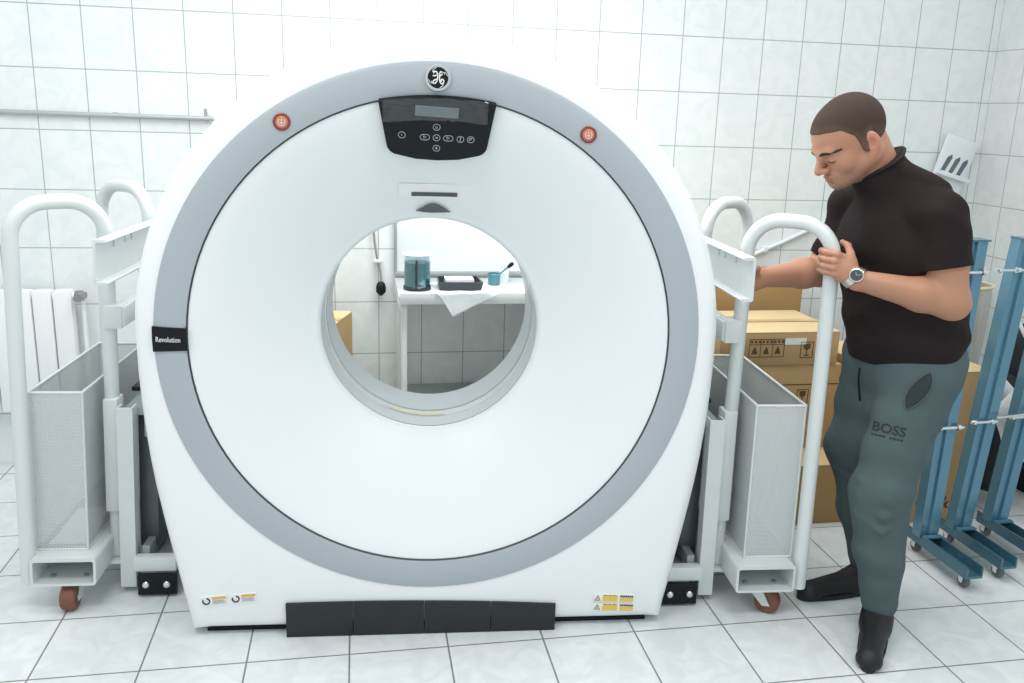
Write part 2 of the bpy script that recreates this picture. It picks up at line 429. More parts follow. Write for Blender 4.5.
# monogram badge
BC = V((.021, 2.390, 1.694))
q = MB(); q.lathe_dir(BC + V((0, .004, 0)), BC - V((0, 1, 0)), [(0, .036), (.008, .036), (.0105, .0345), (.0115, .031), (.0105, .028), (.0075, .0265)], 48); badge = q.build('maker_badge', 'chrome', gantry, 40)
q = MB(); q.cyl(BC, BC - V((0, .0065, 0)), .028, seg=48); q.build('badge_disc', 'black', badge, 40)
def bp(x, z, n=0): return BC + V((x, -.0068 - n, z))
k = .0013
g1 = [(-.010, .009), (-.0075, .013), (-.0035, .0125), (-.001, .008), (-.0008, .001), (-.002, -.006), (-.0055, -.0115), (-.0095, -.012), (-.0105, -.0085), (-.0075, -.005), (-.003, -.0035), (.000, -.001)]
g2 = [(.0095, .011), (.0065, .013), (.004, .010), (.0035, .004), (.0035, -.002), (.0045, -.009), (.008, -.0125), (.0120, -.0105), (.0125, -.006), (.0095, -.0032), (.0065, -.0055), (.0075, -.0085)]
g3 = [(-.0115, .005), (-.008, .0035), (-.003, .006)]
g4 = [(.003, .0045), (.007, .0055), (.0095, .0085)]
sw = []
for a0 in (100, 190, 280, 10):
    sw.append([(.0285 * math.cos(math.radians(a0)), .0285 * math.sin(math.radians(a0))), (.026 * math.cos(math.radians(a0 + 22)), .026 * math.sin(math.radians(a0 + 22))), (.0225 * math.cos(math.radians(a0 + 34)), .0225 * math.sin(math.radians(a0 + 34))), (.0215 * math.cos(math.radians(a0 + 16)), .0215 * math.sin(math.radians(a0 + 16)))])
def smooth_line(ln, n=4):
    out = []
    for i in range(len(ln) - 1):
        p0, p1, p2, p3 = ln[max(i - 1, 0)], ln[i], ln[i + 1], ln[min(i + 2, len(ln) - 1)]
        for j in range(n):
            t = j / n
            out.append(tuple(.5 * (2 * p1[c] + (p2[c] - p0[c]) * t + (2 * p0[c] - 5 * p1[c] + 4 * p2[c] - p3[c]) * t * t + (3 * p1[c] - p0[c] - 3 * p2[c] + p3[c]) * t ** 3) for c in range(len(p1))))
    out.append(tuple(ln[-1])); return out
strokes([smooth_line([(a * 1.22, b * 1.22) for a, b in l]) for l in (g1, g2, g3, g4)], .0019, badge, 'monogram', 'label', bp, .0)
strokes([smooth_line([(a * .93, b * .93) for a, b in l]) for l in sw], .0009, badge, 'monogram_border', 'label', bp, .0)
# round red buttons
for x, z in ((-.396, 1.566), (.440, 1.556)):
    c = V((x, 2.397, z))
    q = MB(); q.lathe_dir(c, c - V((0, 1, 0)), [(0, .0235), (.008, .0235), (.010, .0215), (.010, .018), (.007, .0175)], 32); b_ = q.build('stop_button', 'reddk', gantry, 40)
    q = MB(); q.lathe_dir(c, c - V((0, 1, 0)), [(0, .0175), (.007, .0175), (.0085, .015), (.009, .0001)], 32, False); d_ = q.build('button_cap', 'red', b_, 40)
    f = lambda u, v, n=0: V((x + u, 2.397 - .0092, z + v))
    strokes([arc(0, -.001, .0095, 130, 410, 16), [(0, .009), (0, -.006)], [(-.005, -.001), (0, -.006), (.005, -.001)]], .0009, b_, 'button_symbol', 'label', f)
# name plate on the ring
q = MB(); n = 6; lo = []
angs = [math.radians(176.6 + (181.9 - 176.6) * k / n) for k in range(n + 1)]
def npt(R, a, y): return (GX + R * math.cos(a), y, GZ + R * math.sin(a))
poly = [(.789, a) for a in angs] + [(.694, a) for a in angs[::-1]]
q.prism(poly, lambda p: npt(p[0], p[1], 2.40), lambda p: npt(p[0], p[1], 2.3885)); np_ = q.build('name_plate', 'black', gantry, 0)
me = text_mesh('Revolution', .0185, frame_xf((-.7275, 2.388, .9585), (1, 0, -.03), (0, 0, 1)) @ Matrix.Diagonal((.84, 1.15, 1, 1))); link('lettering', me, 'label', np_, 0)
# laser slot and the small dark window above the bore
def cone_pt(x, z, n=0):
    r = math.hypot(x - GX, z - GZ)
    for _ in range(4): r = math.hypot(x - GX, z - (GZ + (BZ - GZ) * (.695 - r) / (.695 - BR - .018)))
    return V((x, cone_y(r) - n, z))
q = MB(); q.grid(12, 3, lambda u, v: cone_pt(-.09 + .22 * u, 1.352 + .046 * v, .0015)); q.build('slot_cover', mat('slot_cover_white', (238, 241, 242), .3), gantry, 180)
q = MB(); q.grid(12, 2, lambda u, v: cone_pt(-.053 + .137 * u, 1.3585 + .0125 * v, .0035)); q.build('laser_slot', mat('laser_slot_grey', (72, 78, 86), .3, noise=.4, nscale=60), gantry, 180)
q = MB()
tri = [(-.046, 1.3095), (-.03, 1.319), (-.012, 1.331), (.004, 1.337), (.016, 1.338), (.028, 1.335), (.046, 1.325), (.063, 1.3135), (.072, 1.307), (.04, 1.305), (.01, 1.3035), (-.02, 1.305)]
q.prism(tri, lambda p: cone_pt(p[0], p[1], -.01), lambda p: cone_pt(.013 + (p[0] - .013) * .8, 1.315 + (p[1] - 1.315) * .8, .014)); q.build('alignment_window', mat('window_grey', (84, 90, 92), .3), gantry, 30)
# warning labels
def lab(x0, x1, z0, z1, tilt, name, kind):
    ex = V((math.cos(tilt), 0, math.sin(tilt))); ez = V((-math.sin(tilt), 0, math.cos(tilt))); o = V((x0, 2.3985, z0)); W, H = x1 - x0, z1 - z0
    P = lambda u, v, n=0: o + ex * u * W + ez * v * H + V((0, -n, 0))
    rect = lambda a, b, c, d: [(a, b), (c, b), (c, d), (a, d)]
    q = MB(); q.prism(rect(0, 0, 1, 1), lambda p: P(*p, -.006), lambda p: P(*p, .0006)); base = q.build(name, 'label', gantry, 0)
    def patch(r, m, nm):
        q = MB(); q.prism(rect(*r), lambda p: P(*p, .0), lambda p: P(*p, .0013)); q.build(nm, m, base, 0)
    if kind == 'notice':
        q = MB(); pts = [P(.19 + .13 * math.cos(a) , .48 + .36 * math.sin(a), .0013) for a in [math.radians(150 + 290 * k / 18) for k in range(19)]]
        q.tube(pts, .0022, 6); q.build('notice_symbol', 'ink', base, 180)
        patch((.42, .62, .96, .95), 'orange', 'heading_band')
        q = MB()
        for r_ in range(4):
            q.prism(rect(.42, .1 + .12 * r_, .94 - .07 * (r_ % 2), .15 + .12 * r_), lambda p: P(*p, 0), lambda p: P(*p, .0012))
        q.build('small_print', 'greyink', base, 0)
    else:
        q = MB(); q.prism([(.02, .1), (.19, .1), (.105, .92)], lambda p: P(*p, 0), lambda p: P(*p, .0013)); q.build('warning_triangle', 'greyink', base, 0)
        q = MB(); q.prism([(.065, .2), (.145, .2), (.105, .62)], lambda p: P(*p, .001), lambda p: P(*p, .0018)); q.build('triangle_field', 'yellow', base, 0)
        patch((.23, .05, .60, .95), 'yellow', 'text_field'); patch((.65, .05, .99, .62), 'yellow', 'text_field')
        q = MB()
        for k_ in range(7): q.prism(rect(.66 + .047 * k_, .68, .695 + .047 * k_, .95), lambda p: P(*p, 0), lambda p: P(*p, .0014))
        for k_ in range(3): q.prism(rect(.26 + .11 * k_, .86, .33 + .11 * k_, .92), lambda p: P(*p, .001), lambda p: P(*p, .0019))
        q.build('heading_text', 'ink', base, 0)
lab(-.682, -.604, .116, .143, .07, 'notice_label', 'notice'); lab(-.594, -.517, .122, .149, .07, 'notice_label', 'notice')
lab(.532, .664, .0975, .123, -.06, 'warning_label', 'warning'); lab(.532, .665, .0655, .091, -.06, 'warning_label', 'warning')

# ------------------------------------------------------------------ the two lifting dollies
def make_dolly(sx, y0, k, tin, label, x0=-.020):
    root = thing('lifting_dolly', label, 'transport dolly', (x0 + sx * 1.13, y0 + .38, 0), 'lifting dollies clamped to the scanner')
    def Q(a, y, z): return V((x0 + sx * (a - k * (z - .1)), y0 + y, z))
    def bx(q, a0, a1, ya, yc, z0, z1, bev=.003):
        n0 = len(q.bm.verts); q.box((a0, ya, z0), (a1, yc, z1), bev); 
        for v in list(q.bm.verts)[n0:]: v.co = Q(*v.co)
        return q
    # hollow base beam, open at both ends
    q = MB(); A0, A1, Z0, Z1, t = 1.030, 1.230, .100, .196, .008
    def rr(a0, a1, z0, z1, r):
        o = []
        for cx, cz, s in ((a1 - r, z1 - r, 0), (a0 + r, z1 - r, 90), (a0 + r, z0 + r, 180), (a1 - r, z0 + r, 270)):
            o += [(cx + r * math.cos(math.radians(s + 22.5 * j)), cz + r * math.sin(math.radians(s + 22.5 * j))) for j in range(5)]
        return o
    ou, inn = rr(A0, A1, Z0, Z1, .012), rr(A0 + t, A1 - t, Z0 + t, Z1 - t * 1.6, .006)
    q.loft([[Q(a, 0, z) for a, z in inn], [Q(a, 0, z) for a, z in ou], [Q(a, .78, z) for a, z in ou], [Q(a, .78, z) for a, z in inn], [Q(a, 0, z) for a, z in inn]])
    beam = q.build('base_beam', 'steel', root, 30)
    for a, y in ((1.08, .05), (1.18, .05)): q = MB(); q.lathe_dir(Q(a, y, Z0 + t), Q(a, y, .2), [(0, .008), (.006, .008), (.007, .006)], 6); q.build('bolt_head', 'steel2', beam, 30)
    # handles
    for ya, yc in ((.03, .18), (.75, .60)):
        ao, ai = (1.247 if sx < 0 else 1.257), 1.022
        pts = bend_path([Q(ao, ya, .102), Q(ao, ya, 1.311), Q(ai + tin, yc, 1.311), Q(ai, yc, .115)], .105, 9)
        q = MB(); q.tube(pts, .0228, 18); q.build('handle', 'steel', root, 40)
    # sockets round the inner legs
    for yc in (.18, .60):
        q = MB(); bx(q, 1.002, 1.046, yc - .035, yc + .03, .285, .675, .004); q.build('leg_socket', 'steel', root, 30)
        q = MB(); bx(q, 1.0, 1.05, yc - .045, yc + .045, .098, .112, .002); q.build('foot_plate', 'steel', root, 30)
    # the C channel rail at hand height
    q = MB(); r0, r1 = 1.000, .965
    sec = [(r1, 1.081), (r1 + .004, 1.075), (r0, 1.075), (r0 + .004, 1.080), (r0 + .004, 1.205), (r0, 1.210), (r1 + .004, 1.210), (r1, 1.204), (r1 + .003, 1.201), (r0 - .003, 1.201), (r0 - .004, 1.196), (r0 - .004, 1.089), (r0 - .003, 1.084), (r1 + .003, 1.084)]
    q.loft([[Q(a, -.005, z + .004) for a, z in sec], [Q(a, .70, z) for a, z in sec]], True, True, True)
    rail = q.build('channel_rail', 'steel', root, 30)
    q = MB(); bx(q, r0 - .006, r0 - .003, .47, .50, 1.10, 1.165, 0); q.build('rail_slot', 'rod', rail, 0)
    for y in (.14, .24, .3): q = MB(); q.tube([Q(r0 - .006, y, 1.195), Q(r0 - .006, y, 1.172)], .0035, 6); q.build('weld_bead', 'steel', rail, 60)
    # support bar, screw jack and black rod
    q = MB(); bx(q, .972, 1.012, .15, .70, .915, .980, .004); bx(q, .980, 1.035, .145, .215, .91, .984, .003); q.build('support_bar', 'steel', root, 30)
    for y in (.42,):
        q = MB(); q.lathe_dir(Q(.992, y, .98), Q(.992, y, 1.2), [(0, .026), (.02, .026), (.022, .018), (.04, .018), (.042, .022), (.068, .022)], 16); q.build('screw_jack', 'dkmetal', root, 30)
    q = MB(); q.cyl(Q(.985, .40, .640), Q(.985, .40, .915), .019, seg=16); bx(q, .945, 1.02, .34, .46, .640, .655, .002); q.build('guide_rod', 'rod', root, 30)
    # middle rail
    q = MB(); bx(q, .925, .99, .165, .635, .615, .640, .003); bx(q, .915, .925, .165, .635, .54, .640, .002); q.build('middle_rail', 'steel2', root, 30)
    # slotted channels, front and rear
    for y in (.12, .64):
        q = MB()
        sec = [(.946, y), (.996, y), (.996, y + .045), (.991, y + .045), (.991, y + .006), (.951, y + .006), (.951, y + .045), (.946, y + .045)]
        q.loft([[Q(a, yy, .022) for a, yy in sec], [Q(a, yy, .655) for a, yy in sec]], True, True, True)
        ch = q.build('slotted_channel', 'steel' if y < .3 else 'dkmetal', root, 30)
        for z in (.33, .44, .55): q = MB(); bx(q, .995, .9975, y + .012, y + .032, z - .03, z + .03, 0); q.build('slot', 'dkmetal', ch, 0)
    # inner posts
    for y in (.20, .38):
        q = MB(); bx(q, .895, .955, y, y + .11, .13, .615, .003); q.build('inner_post', 'dkmetal', root, 30)
    # low frame next to the scanner
    q = MB(); bx(q, .812, .950, .10, .135, .088, .138, .003); q.build('cross_bar', 'steel', root, 30)
    q = MB(); bx(q, .808, .93, .135, .72, .092, .104, .001); bx(q, .905, .93, .135, .72, .104, .165, .002); q.build('low_angle', 'steel2', root, 30)
    q = MB(); bx(q, .806, .932, .088, .102, .008, .084, .003); br = q.build('clamp_plate', 'black', root, 30)
    for a in (.905, .838):
        q = MB(); q.lathe_dir(Q(a, .088, .048), Q(a, .0, .048), [(0, .0125), (.004, .0125), (.009, .009), (.011, .001)], 20); q.build('bolt', 'chrome', br, 50)
    # basket of perforated sheet
    q = MB(); b0, b1, c0, c1, d0, d1 = 1.073, 1.234, .058, .640, .198, .728
    th = .0015
    def sheet(p, r): q.box(p, r, 0)
    bx(q, b0, b1, c0, c0 + th, d0, d1, 0); bx(q, b0, b1, c1 - th, c1, d0, d1, 0); bx(q, b0, b0 + th, c0 + th, c1 - th, d0, d1, 0); bx(q, b1 - th, b1, c0 + th, c1 - th, d0, d1, 0)
    bk = q.build('basket', 'perf', root, 0)
    q = MB(); bx(q, b0, b1, c0, c1, d0 - .001, d0 + .002, 0); q.build('basket_floor', 'steel2', bk, 0)
    q = MB()
    lp = [Q(b0, c0, d1), Q(b1, c0, d1), Q(b1, c1, d1), Q(b0, c1, d1)]
    for i in range(4): q.tube([lp[i], lp[(i + 1) % 4]], .005, 8)
    q.build('basket_rim', 'steel', bk, 60)
    q = MB()
    for a, y in ((b0, c0), (b1, c0), (b1, c1), (b0, c1)): q.tube([Q(a, y, d0), Q(a, y, d1)], .004, 8)
    lo_ = [Q(b0, c0, d0), Q(b1, c0, d0), Q(b1, c1, d0), Q(b0, c1, d0)]
    for i in range(4): q.tube([lo_[i], lo_[(i + 1) % 4]], .004, 8)
    q.build('basket_edge', 'steel', bk, 60)
    # casters
    for i, (a, y) in enumerate(((1.13, .075), (1.13, .70))):
        c = Q(a, y, 0); c.x = x0 + sx * a
        ang = (math.radians(4) if i == 0 else .6) if sx < 0 else math.radians(58)
        Rm = Matrix.Translation(c) @ Matrix.Rotation(ang, 4, 'Z'); wr_, wy_ = .042, -.042      # the wheel trails towards the viewer
        q = MB(Rm); q.box((-.045, -.04, .094), (.045, .04, .101), .001); q.cyl((0, 0, .086), (0, 0, .095), .022)
        for s in (-1, 1):
            q.prism([(-.026, .088), (.026, .088), (-.030, wr_ - .012), (-.055, wr_ - .008)], lambda p: (s * .0265, p[0], p[1]), lambda p: (s * .0295, p[0], p[1]))
        q.box((-.0295, -.03, .0855), (.0295, .03, .0895)); q.cyl((-.033, wy_, wr_), (.033, wy_, wr_), .007, seg=12)
        fk = q.build('caster_fork', 'steel', root, 30)
        q = MB(Rm); q.lathe_dir((-.0235, wy_, wr_), (.0235, wy_, wr_), [(0, .014), (0, wr_ - .008), (.005, wr_ - .002), (.012, wr_), (.035, wr_), (.042, wr_ - .002), (.047, wr_ - .008), (.047, .014)], 28); q.build('caster_wheel', 'wheel', fk, 35)
    return root
dl = make_dolly(-1, 2.555, .048, .012, 'grey steel lifting dolly left of the scanner, in front of the radiator')
dr = make_dolly(1, 2.42, .014, .026, 'grey steel lifting dolly right of the scanner, its handle held by the man')
q = MB()
q.grid(8, 8, lambda u, v: (-1.222 + .115 * u + .003 * math.sin(6 * v), 2.64 + .26 * v, .2035 + .002 * math.sin(5 * u + 3 * v) ** 2))
o = q.build('paper_sheet', 'paper', None, 180); md = o.modifiers.new('thick', 'SOLIDIFY'); md.thickness = .0015
tag(o, 'white sheet of paper lying on the bottom of the left dolly basket', 'paper')

# ------------------------------------------------------------------ things along the walls (wall frame)
def W(*a): return MB(WROT)
def wp(x, y, z): return WROT @ V((x, y, z))
rt = thing('radiator', 'white panel radiator on the tiled wall behind the left dolly', 'radiator', wp(-1.55, 3.86, .27))
for i in range(9):
    x1 = -1.213 - .0815 * i
    q = W(); q.box((x1 - .0765, 3.835, .275), (x1, 3.895, .815), .008); q.build('radiator_section', 'rad', rt, 35)
q = W(); q.box((-1.94, 3.868, .29), (-1.216, 3.884, .80), .002); q.build('gap_shade_sheet', 'dkmetal', rt)  # dark sheet standing in for the shade between the sections
q = W(); q.cyl((-1.95, 3.865, .79), (-1.195, 3.865, .79), .016); q.cyl((-1.95, 3.865, .30), (-1.195, 3.865, .30), .016)
for x in (-1.85, -1.3): q.box((x, 3.88, .74), (x + .03, 3.933, .77), .003)
q.build('header_pipe', 'rad', rt)
q = W(); q.lathe_dir((-1.205, 3.865, .79), (-1.1, 3.865, .79), [(0, .018), (.012, .021), (.03, .021), (.034, .014), (.045, .014)], 16); q.cyl((-1.175, 3.865, .79), (-1.175, 3.80, .79), .018, seg=16); q.build('valve', mat('valve_metal', (150, 152, 150), .35, metal=.7), rt, 35)
q = W(); q.tube(bend_path([(-1.175, 3.865, .79), (-1.175, 3.865, .30), (-1.215, 3.865, .30)], .03), .009, 12); q.build('feed_pipe', 'rad', rt, 60)
q = W(); q.tube([(-3.9, 3.918, 1.560), (-1.452, 3.918, 1.553), (-.62, 3.918, 1.549)], .0105, 12); q.tube([(-.635, 3.918, 1.548), (-.635, 3.905, 1.59)], .007, 8); q.lathe_dir((-.64, 3.918, 1.549), (-.5, 3.918, 1.549), [(0, .014), (.02, .014), (.022, .008), (.036, .008)], 12)
for x in (-3.4, -2.6, -1.8, -1.0): q.box((x - .01, 3.916, 1.54), (x + .01, 3.9345, 1.565), .002)
tag(q.build('wall_rail', 'pipe', None, 50), 'thin grey metal rail fixed along the tiled wall, upper left', 'rail')
q = W(); q.tube(smooth_line([(1.70, 3.922, .85), (1.87, 3.922, .928), (1.963, 3.920, .975), (2.10, 3.920, 1.034), (2.26, 3.920, 1.108), (2.45, 3.920, 1.20)], 5), .011, 10)
for x, z in ((2.0, .992), (2.40, 1.176)): q.box((x - .012, 3.91, z - .014), (x + .012, 3.9345, z + .014), .002)
tag(q.build('wall_hose', 'plate', None, 60), 'white hose running slantwise on the tiles behind the right dolly', 'hose')
# askew plaque near the corner
pl = thing('wall_holder', 'white plastic holder with three dark slots hung askew on the wall behind the man', 'wall holder', wp(2.99, 3.92, 1.36))
PR = WROT @ Matrix.Translation((2.965, 3.905, 1.425)) @ Matrix.Rotation(math.radians(15), 4, 'Y')
q = MB(PR); q.box((-.092, -.012, -.14), (.092, .012, .14), .010); q.box((-.03, .012, .03), (.03, .0285, .09), .002); q.build('back_plate', 'plate', pl)
for i in range(3):
    x = -.05 + .047 * i; q = MB(PR); q.prism([(x - .018, -.045), (x + .002, -.052), (x + .022, .03), (x + .016, .048), (x - .004, .03)], lambda p: (p[0], -.011, p[1]), lambda p: (p[0], -.0145, p[1])); q.build('slot', 'slot', pl, 0)
q = MB(PR); q.box((-.088, -.045, -.062), (.088, -.010, -.052), .003); q.box((-.088, -.048, -.066), (.088, -.043, -.044), .002); q.build('ledge', 'plate', pl)
# hanging cable with a plug, seen through the bore
cb = thing('hanging_cable', 'grey cable with black plug hanging on the wall, seen through the scanner bore', 'cable', wp(.095, 3.91, .75))
q = W(); q.tube(smooth_line([(.07, 3.918, 1.45), (.066, 3.916, 1.2), (.072, 3.914, 1.05), (.085, 3.914, .95), (.10, 3.914, .88), (.102, 3.908, .83)], 6), .0055, 8); q.build('cord', 'cable', cb, 60)
q = W(); q.lathe_dir((.102, 3.905, .838), (.102, 3.905, .6), [(0, .008), (.008, .017), (.025, .023), (.05, .022), (.06, .012), (.066, .006)], 16); q.build('plug', 'black', cb, 40)
q = W(); q.box((.07, 3.905, .925), (.108, 3.934, .94), .003); q.build('clip', 'plate', cb)
# splash panel
sp = thing('splash_panel', 'bright white wall panel with grey edge strip above the lab bench', 'wall panel', wp(1.0, 3.92, .89))
q = W(); q.box((.175, 3.917, .882), (1.2, 3.9335, 1.60), .002); q.build('board', 'panel', sp)
q = W(); q.box((.163, 3.912, .880), (.176, 3.934, 1.60), .002); q.box((.163, 3.910, .868), (1.2, 3.934, .882), .002); q.build('edge_strip', 'frame', sp)
# the bench
bt = thing('lab_bench', 'white lab bench with a lower shelf, seen through the scanner bore', 'bench', wp(.95, 3.68, 0))
q = W(); q.box((.165, 3.45, .838), (1.33, 3.925, .852), .002); q.build('tabletop', 'tabletop', bt)
q = W(); q.box((.165, 3.435, .832), (1.33, 3.45, .880), .003); q.box((.165, 3.45, .80), (.18, 3.90, .838), .002); q.build('apron', 'table', bt)
for x, y in ((.185, 3.47), (.185, 3.88), (1.30, 3.47), (1.30, 3.88)):
    q = W(); q.box((x - .0125, y - .0125, 0), (x + .0125, y + .0125, .838), .003); q.build('leg', 'table', bt)
q = W(); q.box((.22, 3.60, .27), (1.28, 3.90, .34), .004); q.build('shelf', 'shelf', bt)
TT = .852
jr = thing('liquid_jar', 'clear jar half full of teal liquid standing on the lab bench', 'jar', wp(.262, 3.66, TT))
JC = wp(.252, 3.66, TT); up = V((0, 0, 1))
q = MB(); q.lathe_dir(JC, JC + up, [(0, .052), (.004, .058), (.125, .058), (.14, .052), (.142, .056), (.150, .056), (.150, .050), (.14, .049), (.125, .0555), (.006, .0555), (.004, .05)], 32, False); q.build('jar_wall', 'glass', jr, 40)
q = MB(); q.lathe_dir(JC + up * .006, JC + up, [(0, .054), (.114, .054)], 32); q.build('liquid', 'tealliq', jr, 40)
q = MB(); q.lathe_dir(JC, JC + up, [(-.0, .0605), (.014, .0605), (.016, .0585)], 32, False); q.build('base_ring', 'trayblk', jr, 40)
q = MB(); q.lathe_dir(JC + up * .151, JC + up, [(0, .060), (.004, .066), (.007, .064), (.010, .003)], 32); q.build('lid', 'plate', jr, 40)
q = MB(); q.cyl(JC + V((-.002, -.059, .02)), JC + V((-.002, -.059, .135)), .0055, seg=8); q.build('level_strip', 'trayblk', jr, 60)
tr = thing('instrument_tray', 'shallow black tray holding white papers on the cloth', 'tray', wp(.43, 3.67, TT))
q = W()
lo, hi = [], []
base = [(.345, 3.60), (.525, 3.595), (.520, 3.735), (.350, 3.74)]
q.loft([[(x, y, .8585) for x, y in base], [(.435 + (x - .435) * 1.1, 3.667 + (y - 3.667) * 1.1, .894) for x, y in base], [(.435 + (x - .435) * 1.02, 3.667 + (y - 3.667) * 1.0, .894) for x, y in base], [(.435 + (x - .435) * .94, 3.667 + (y - 3.667) * .9, .865) for x, y in base]], True, True, True)
q.build('tray_body', 'trayblk', tr, 0)
q = W(); q.box((.375, 3.64, .868), (.50, 3.72, .898), .002); q.build('paper_stack', 'paper', tr)
# cloth draped over the front edge
q = W()
def drape_cloth(u, v):
    x = .320 + .252 * u + .012 * math.sin(7 * v)
    if v < .62: return (x, 3.78 - .345 * v / .62, .8555 + .0012 * math.sin(17 * u + 3 * v) + (.028 * ((v - .5) / .12) if v > .5 else 0))
    w = (v - .62) / .38; drop = (.105 - .10 * abs(u - .22) / (.22 if u < .22 else .78)) * w
    return (x, 3.427 - .004 * math.sin(9 * u) - .004 * w, .8845 - drop)
q.grid(36, 36, drape_cloth); o = q.build('cloth', 'cloth', None, 180); md = o.modifiers.new('thick', 'SOLIDIFY'); md.thickness = .0018
tag(o, 'white cloth spread under the tray and hanging over the bench edge', 'cloth')
CC = wp(.606, 3.75, TT)
cp = thing('brush_cup', 'small teal cup on the bench beside the tray', 'cup', CC)
q = MB(); q.lathe_dir(CC + up * .0005, CC + up, [(0, .026), (.05, .03), (.052, .028), (.01, .024)], 24); q.build('cup_body', 'tealcup', cp, 40)
bsh = thing('brush', 'dark tipped brush leaning in the teal cup', 'brush', CC + V((0, 0, .012)))
q = MB(); q.tube([CC + V((-.016, 0, .014)), CC + V((.06, -.01, .082))], .0045, 10); q.build('brush_handle', 'tealcup', bsh, 60)
q = MB(); q.tube([CC + V((.06, -.01, .082)), CC + V((.066, -.0108, .0875)), CC + V((.078, -.0124, .098)), CC + V((.084, -.0132, .1034))], [.006, .0085, .0095, .006], 12); q.build('bristles', 'black', bsh, 60)
BCC = wp(.665, 3.82, TT)
q = MB(); q.lathe_dir(BCC + up * .0005, BCC + up, [(0, .02), (.045, .022), (.06, .01), (.075, .012), (.078, .001)], 20)
tag(q.build('small_bottle', 'plate', None, 40), 'small pale bottle on the bench behind the teal cup', 'bottle')

# ------------------------------------------------------------------ cardboard boxes (wall frame)
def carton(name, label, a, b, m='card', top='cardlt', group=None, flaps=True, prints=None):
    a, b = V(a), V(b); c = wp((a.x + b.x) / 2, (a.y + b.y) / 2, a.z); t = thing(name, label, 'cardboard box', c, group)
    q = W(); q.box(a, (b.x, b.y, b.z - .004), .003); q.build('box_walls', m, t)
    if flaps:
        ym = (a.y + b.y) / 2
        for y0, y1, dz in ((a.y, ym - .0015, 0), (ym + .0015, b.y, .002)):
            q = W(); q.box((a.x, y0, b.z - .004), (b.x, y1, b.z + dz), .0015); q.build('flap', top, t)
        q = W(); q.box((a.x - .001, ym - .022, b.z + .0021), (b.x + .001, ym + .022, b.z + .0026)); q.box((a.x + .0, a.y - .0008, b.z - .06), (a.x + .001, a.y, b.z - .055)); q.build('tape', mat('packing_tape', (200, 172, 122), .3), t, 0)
    return t
def marks(t, name, y, polys, m='cardin', d=.0009):
    q = W()
    for pl_ in polys: q.prism(pl_, lambda p: (p[0], y + .001, p[1]), lambda p: (p[0], y - d, p[1]))
    return q.build(name, m, t, 0)
R4 = lambda x0, z0, x1, z1: [(x0, z0), (x1, z0), (x1, z1), (x0, z1)]
def frame4(x0, z0, x1, z1, w): return [R4(x0, z0, x1, z0 + w), R4(x0, z1 - w, x1, z1), R4(x0, z0, x0 + w, z1), R4(x1 - w, z0, x1, z1)]
def fragile(x0, z0, x1, z1):
    w = x1 - x0; h = z1 - z0; cx = (x0 + x1) / 2
    return frame4(x0, z0, x1, z1, .003) + [[(cx - w * .27, z0 + h * .88), (cx - w * .25, z0 + h * .62), (cx - w * .1, z0 + h * .5), (cx + w * .1, z0 + h * .5), (cx + w * .25, z0 + h * .62), (cx + w * .27, z0 + h * .88)], R4(cx - w * .04, z0 + h * .2, cx + w * .04, z0 + h * .5), R4(cx - w * .2, z0 + h * .12, cx + w * .2, z0 + h * .2)]
FY = 3.12
kS = FY / 2.945
X0, X1 = 1.36 * kS, 1.992
uz = lambda z: 1.6 - (1.6 - z) * kS
up_ = lambda polys: [[(x * kS, uz(z)) for x, z in p] for p in polys]
g_ = 'cartons stacked behind the right dolly'
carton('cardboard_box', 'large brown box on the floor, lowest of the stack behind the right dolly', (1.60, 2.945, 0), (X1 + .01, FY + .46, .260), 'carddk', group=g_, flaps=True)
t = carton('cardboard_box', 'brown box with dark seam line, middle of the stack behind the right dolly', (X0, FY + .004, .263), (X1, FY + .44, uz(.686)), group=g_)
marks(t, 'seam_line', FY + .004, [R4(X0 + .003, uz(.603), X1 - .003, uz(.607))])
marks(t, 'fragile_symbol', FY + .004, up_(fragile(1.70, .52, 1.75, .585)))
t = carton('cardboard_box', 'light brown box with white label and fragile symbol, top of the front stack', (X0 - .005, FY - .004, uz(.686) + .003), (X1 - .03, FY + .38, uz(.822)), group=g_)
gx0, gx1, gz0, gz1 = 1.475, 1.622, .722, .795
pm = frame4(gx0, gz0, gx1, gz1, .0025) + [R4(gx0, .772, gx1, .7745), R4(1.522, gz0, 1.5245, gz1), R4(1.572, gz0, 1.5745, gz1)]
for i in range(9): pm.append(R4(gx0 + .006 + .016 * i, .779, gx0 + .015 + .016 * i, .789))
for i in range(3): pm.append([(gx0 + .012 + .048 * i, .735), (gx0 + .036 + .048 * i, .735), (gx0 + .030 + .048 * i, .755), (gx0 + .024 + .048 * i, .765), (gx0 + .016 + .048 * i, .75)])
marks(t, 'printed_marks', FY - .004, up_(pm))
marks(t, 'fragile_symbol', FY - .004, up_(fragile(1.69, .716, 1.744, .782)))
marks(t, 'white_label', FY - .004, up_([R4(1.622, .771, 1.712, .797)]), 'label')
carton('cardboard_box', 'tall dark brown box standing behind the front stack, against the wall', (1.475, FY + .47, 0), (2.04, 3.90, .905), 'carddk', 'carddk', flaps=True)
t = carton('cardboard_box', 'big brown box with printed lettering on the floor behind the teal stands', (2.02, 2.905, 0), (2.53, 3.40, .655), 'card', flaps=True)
for s, x in (('N', 2.225), ('G', 2.295), ('&', 2.395)):
    me = text_mesh(s, .085, WROT @ frame_xf((x, 2.9045, .085), (1, 0, 0), (0, 0, 1)), .0006, .001); link('lettering', me, 'cardin', t, 0)
t = carton('cardboard_box', 'brown box on the floor behind the scanner, seen at the left of its bore', (-.46, 3.50, 0), (-.065, 3.80, .735))
t.rotation_euler = (0, 0, -.30)

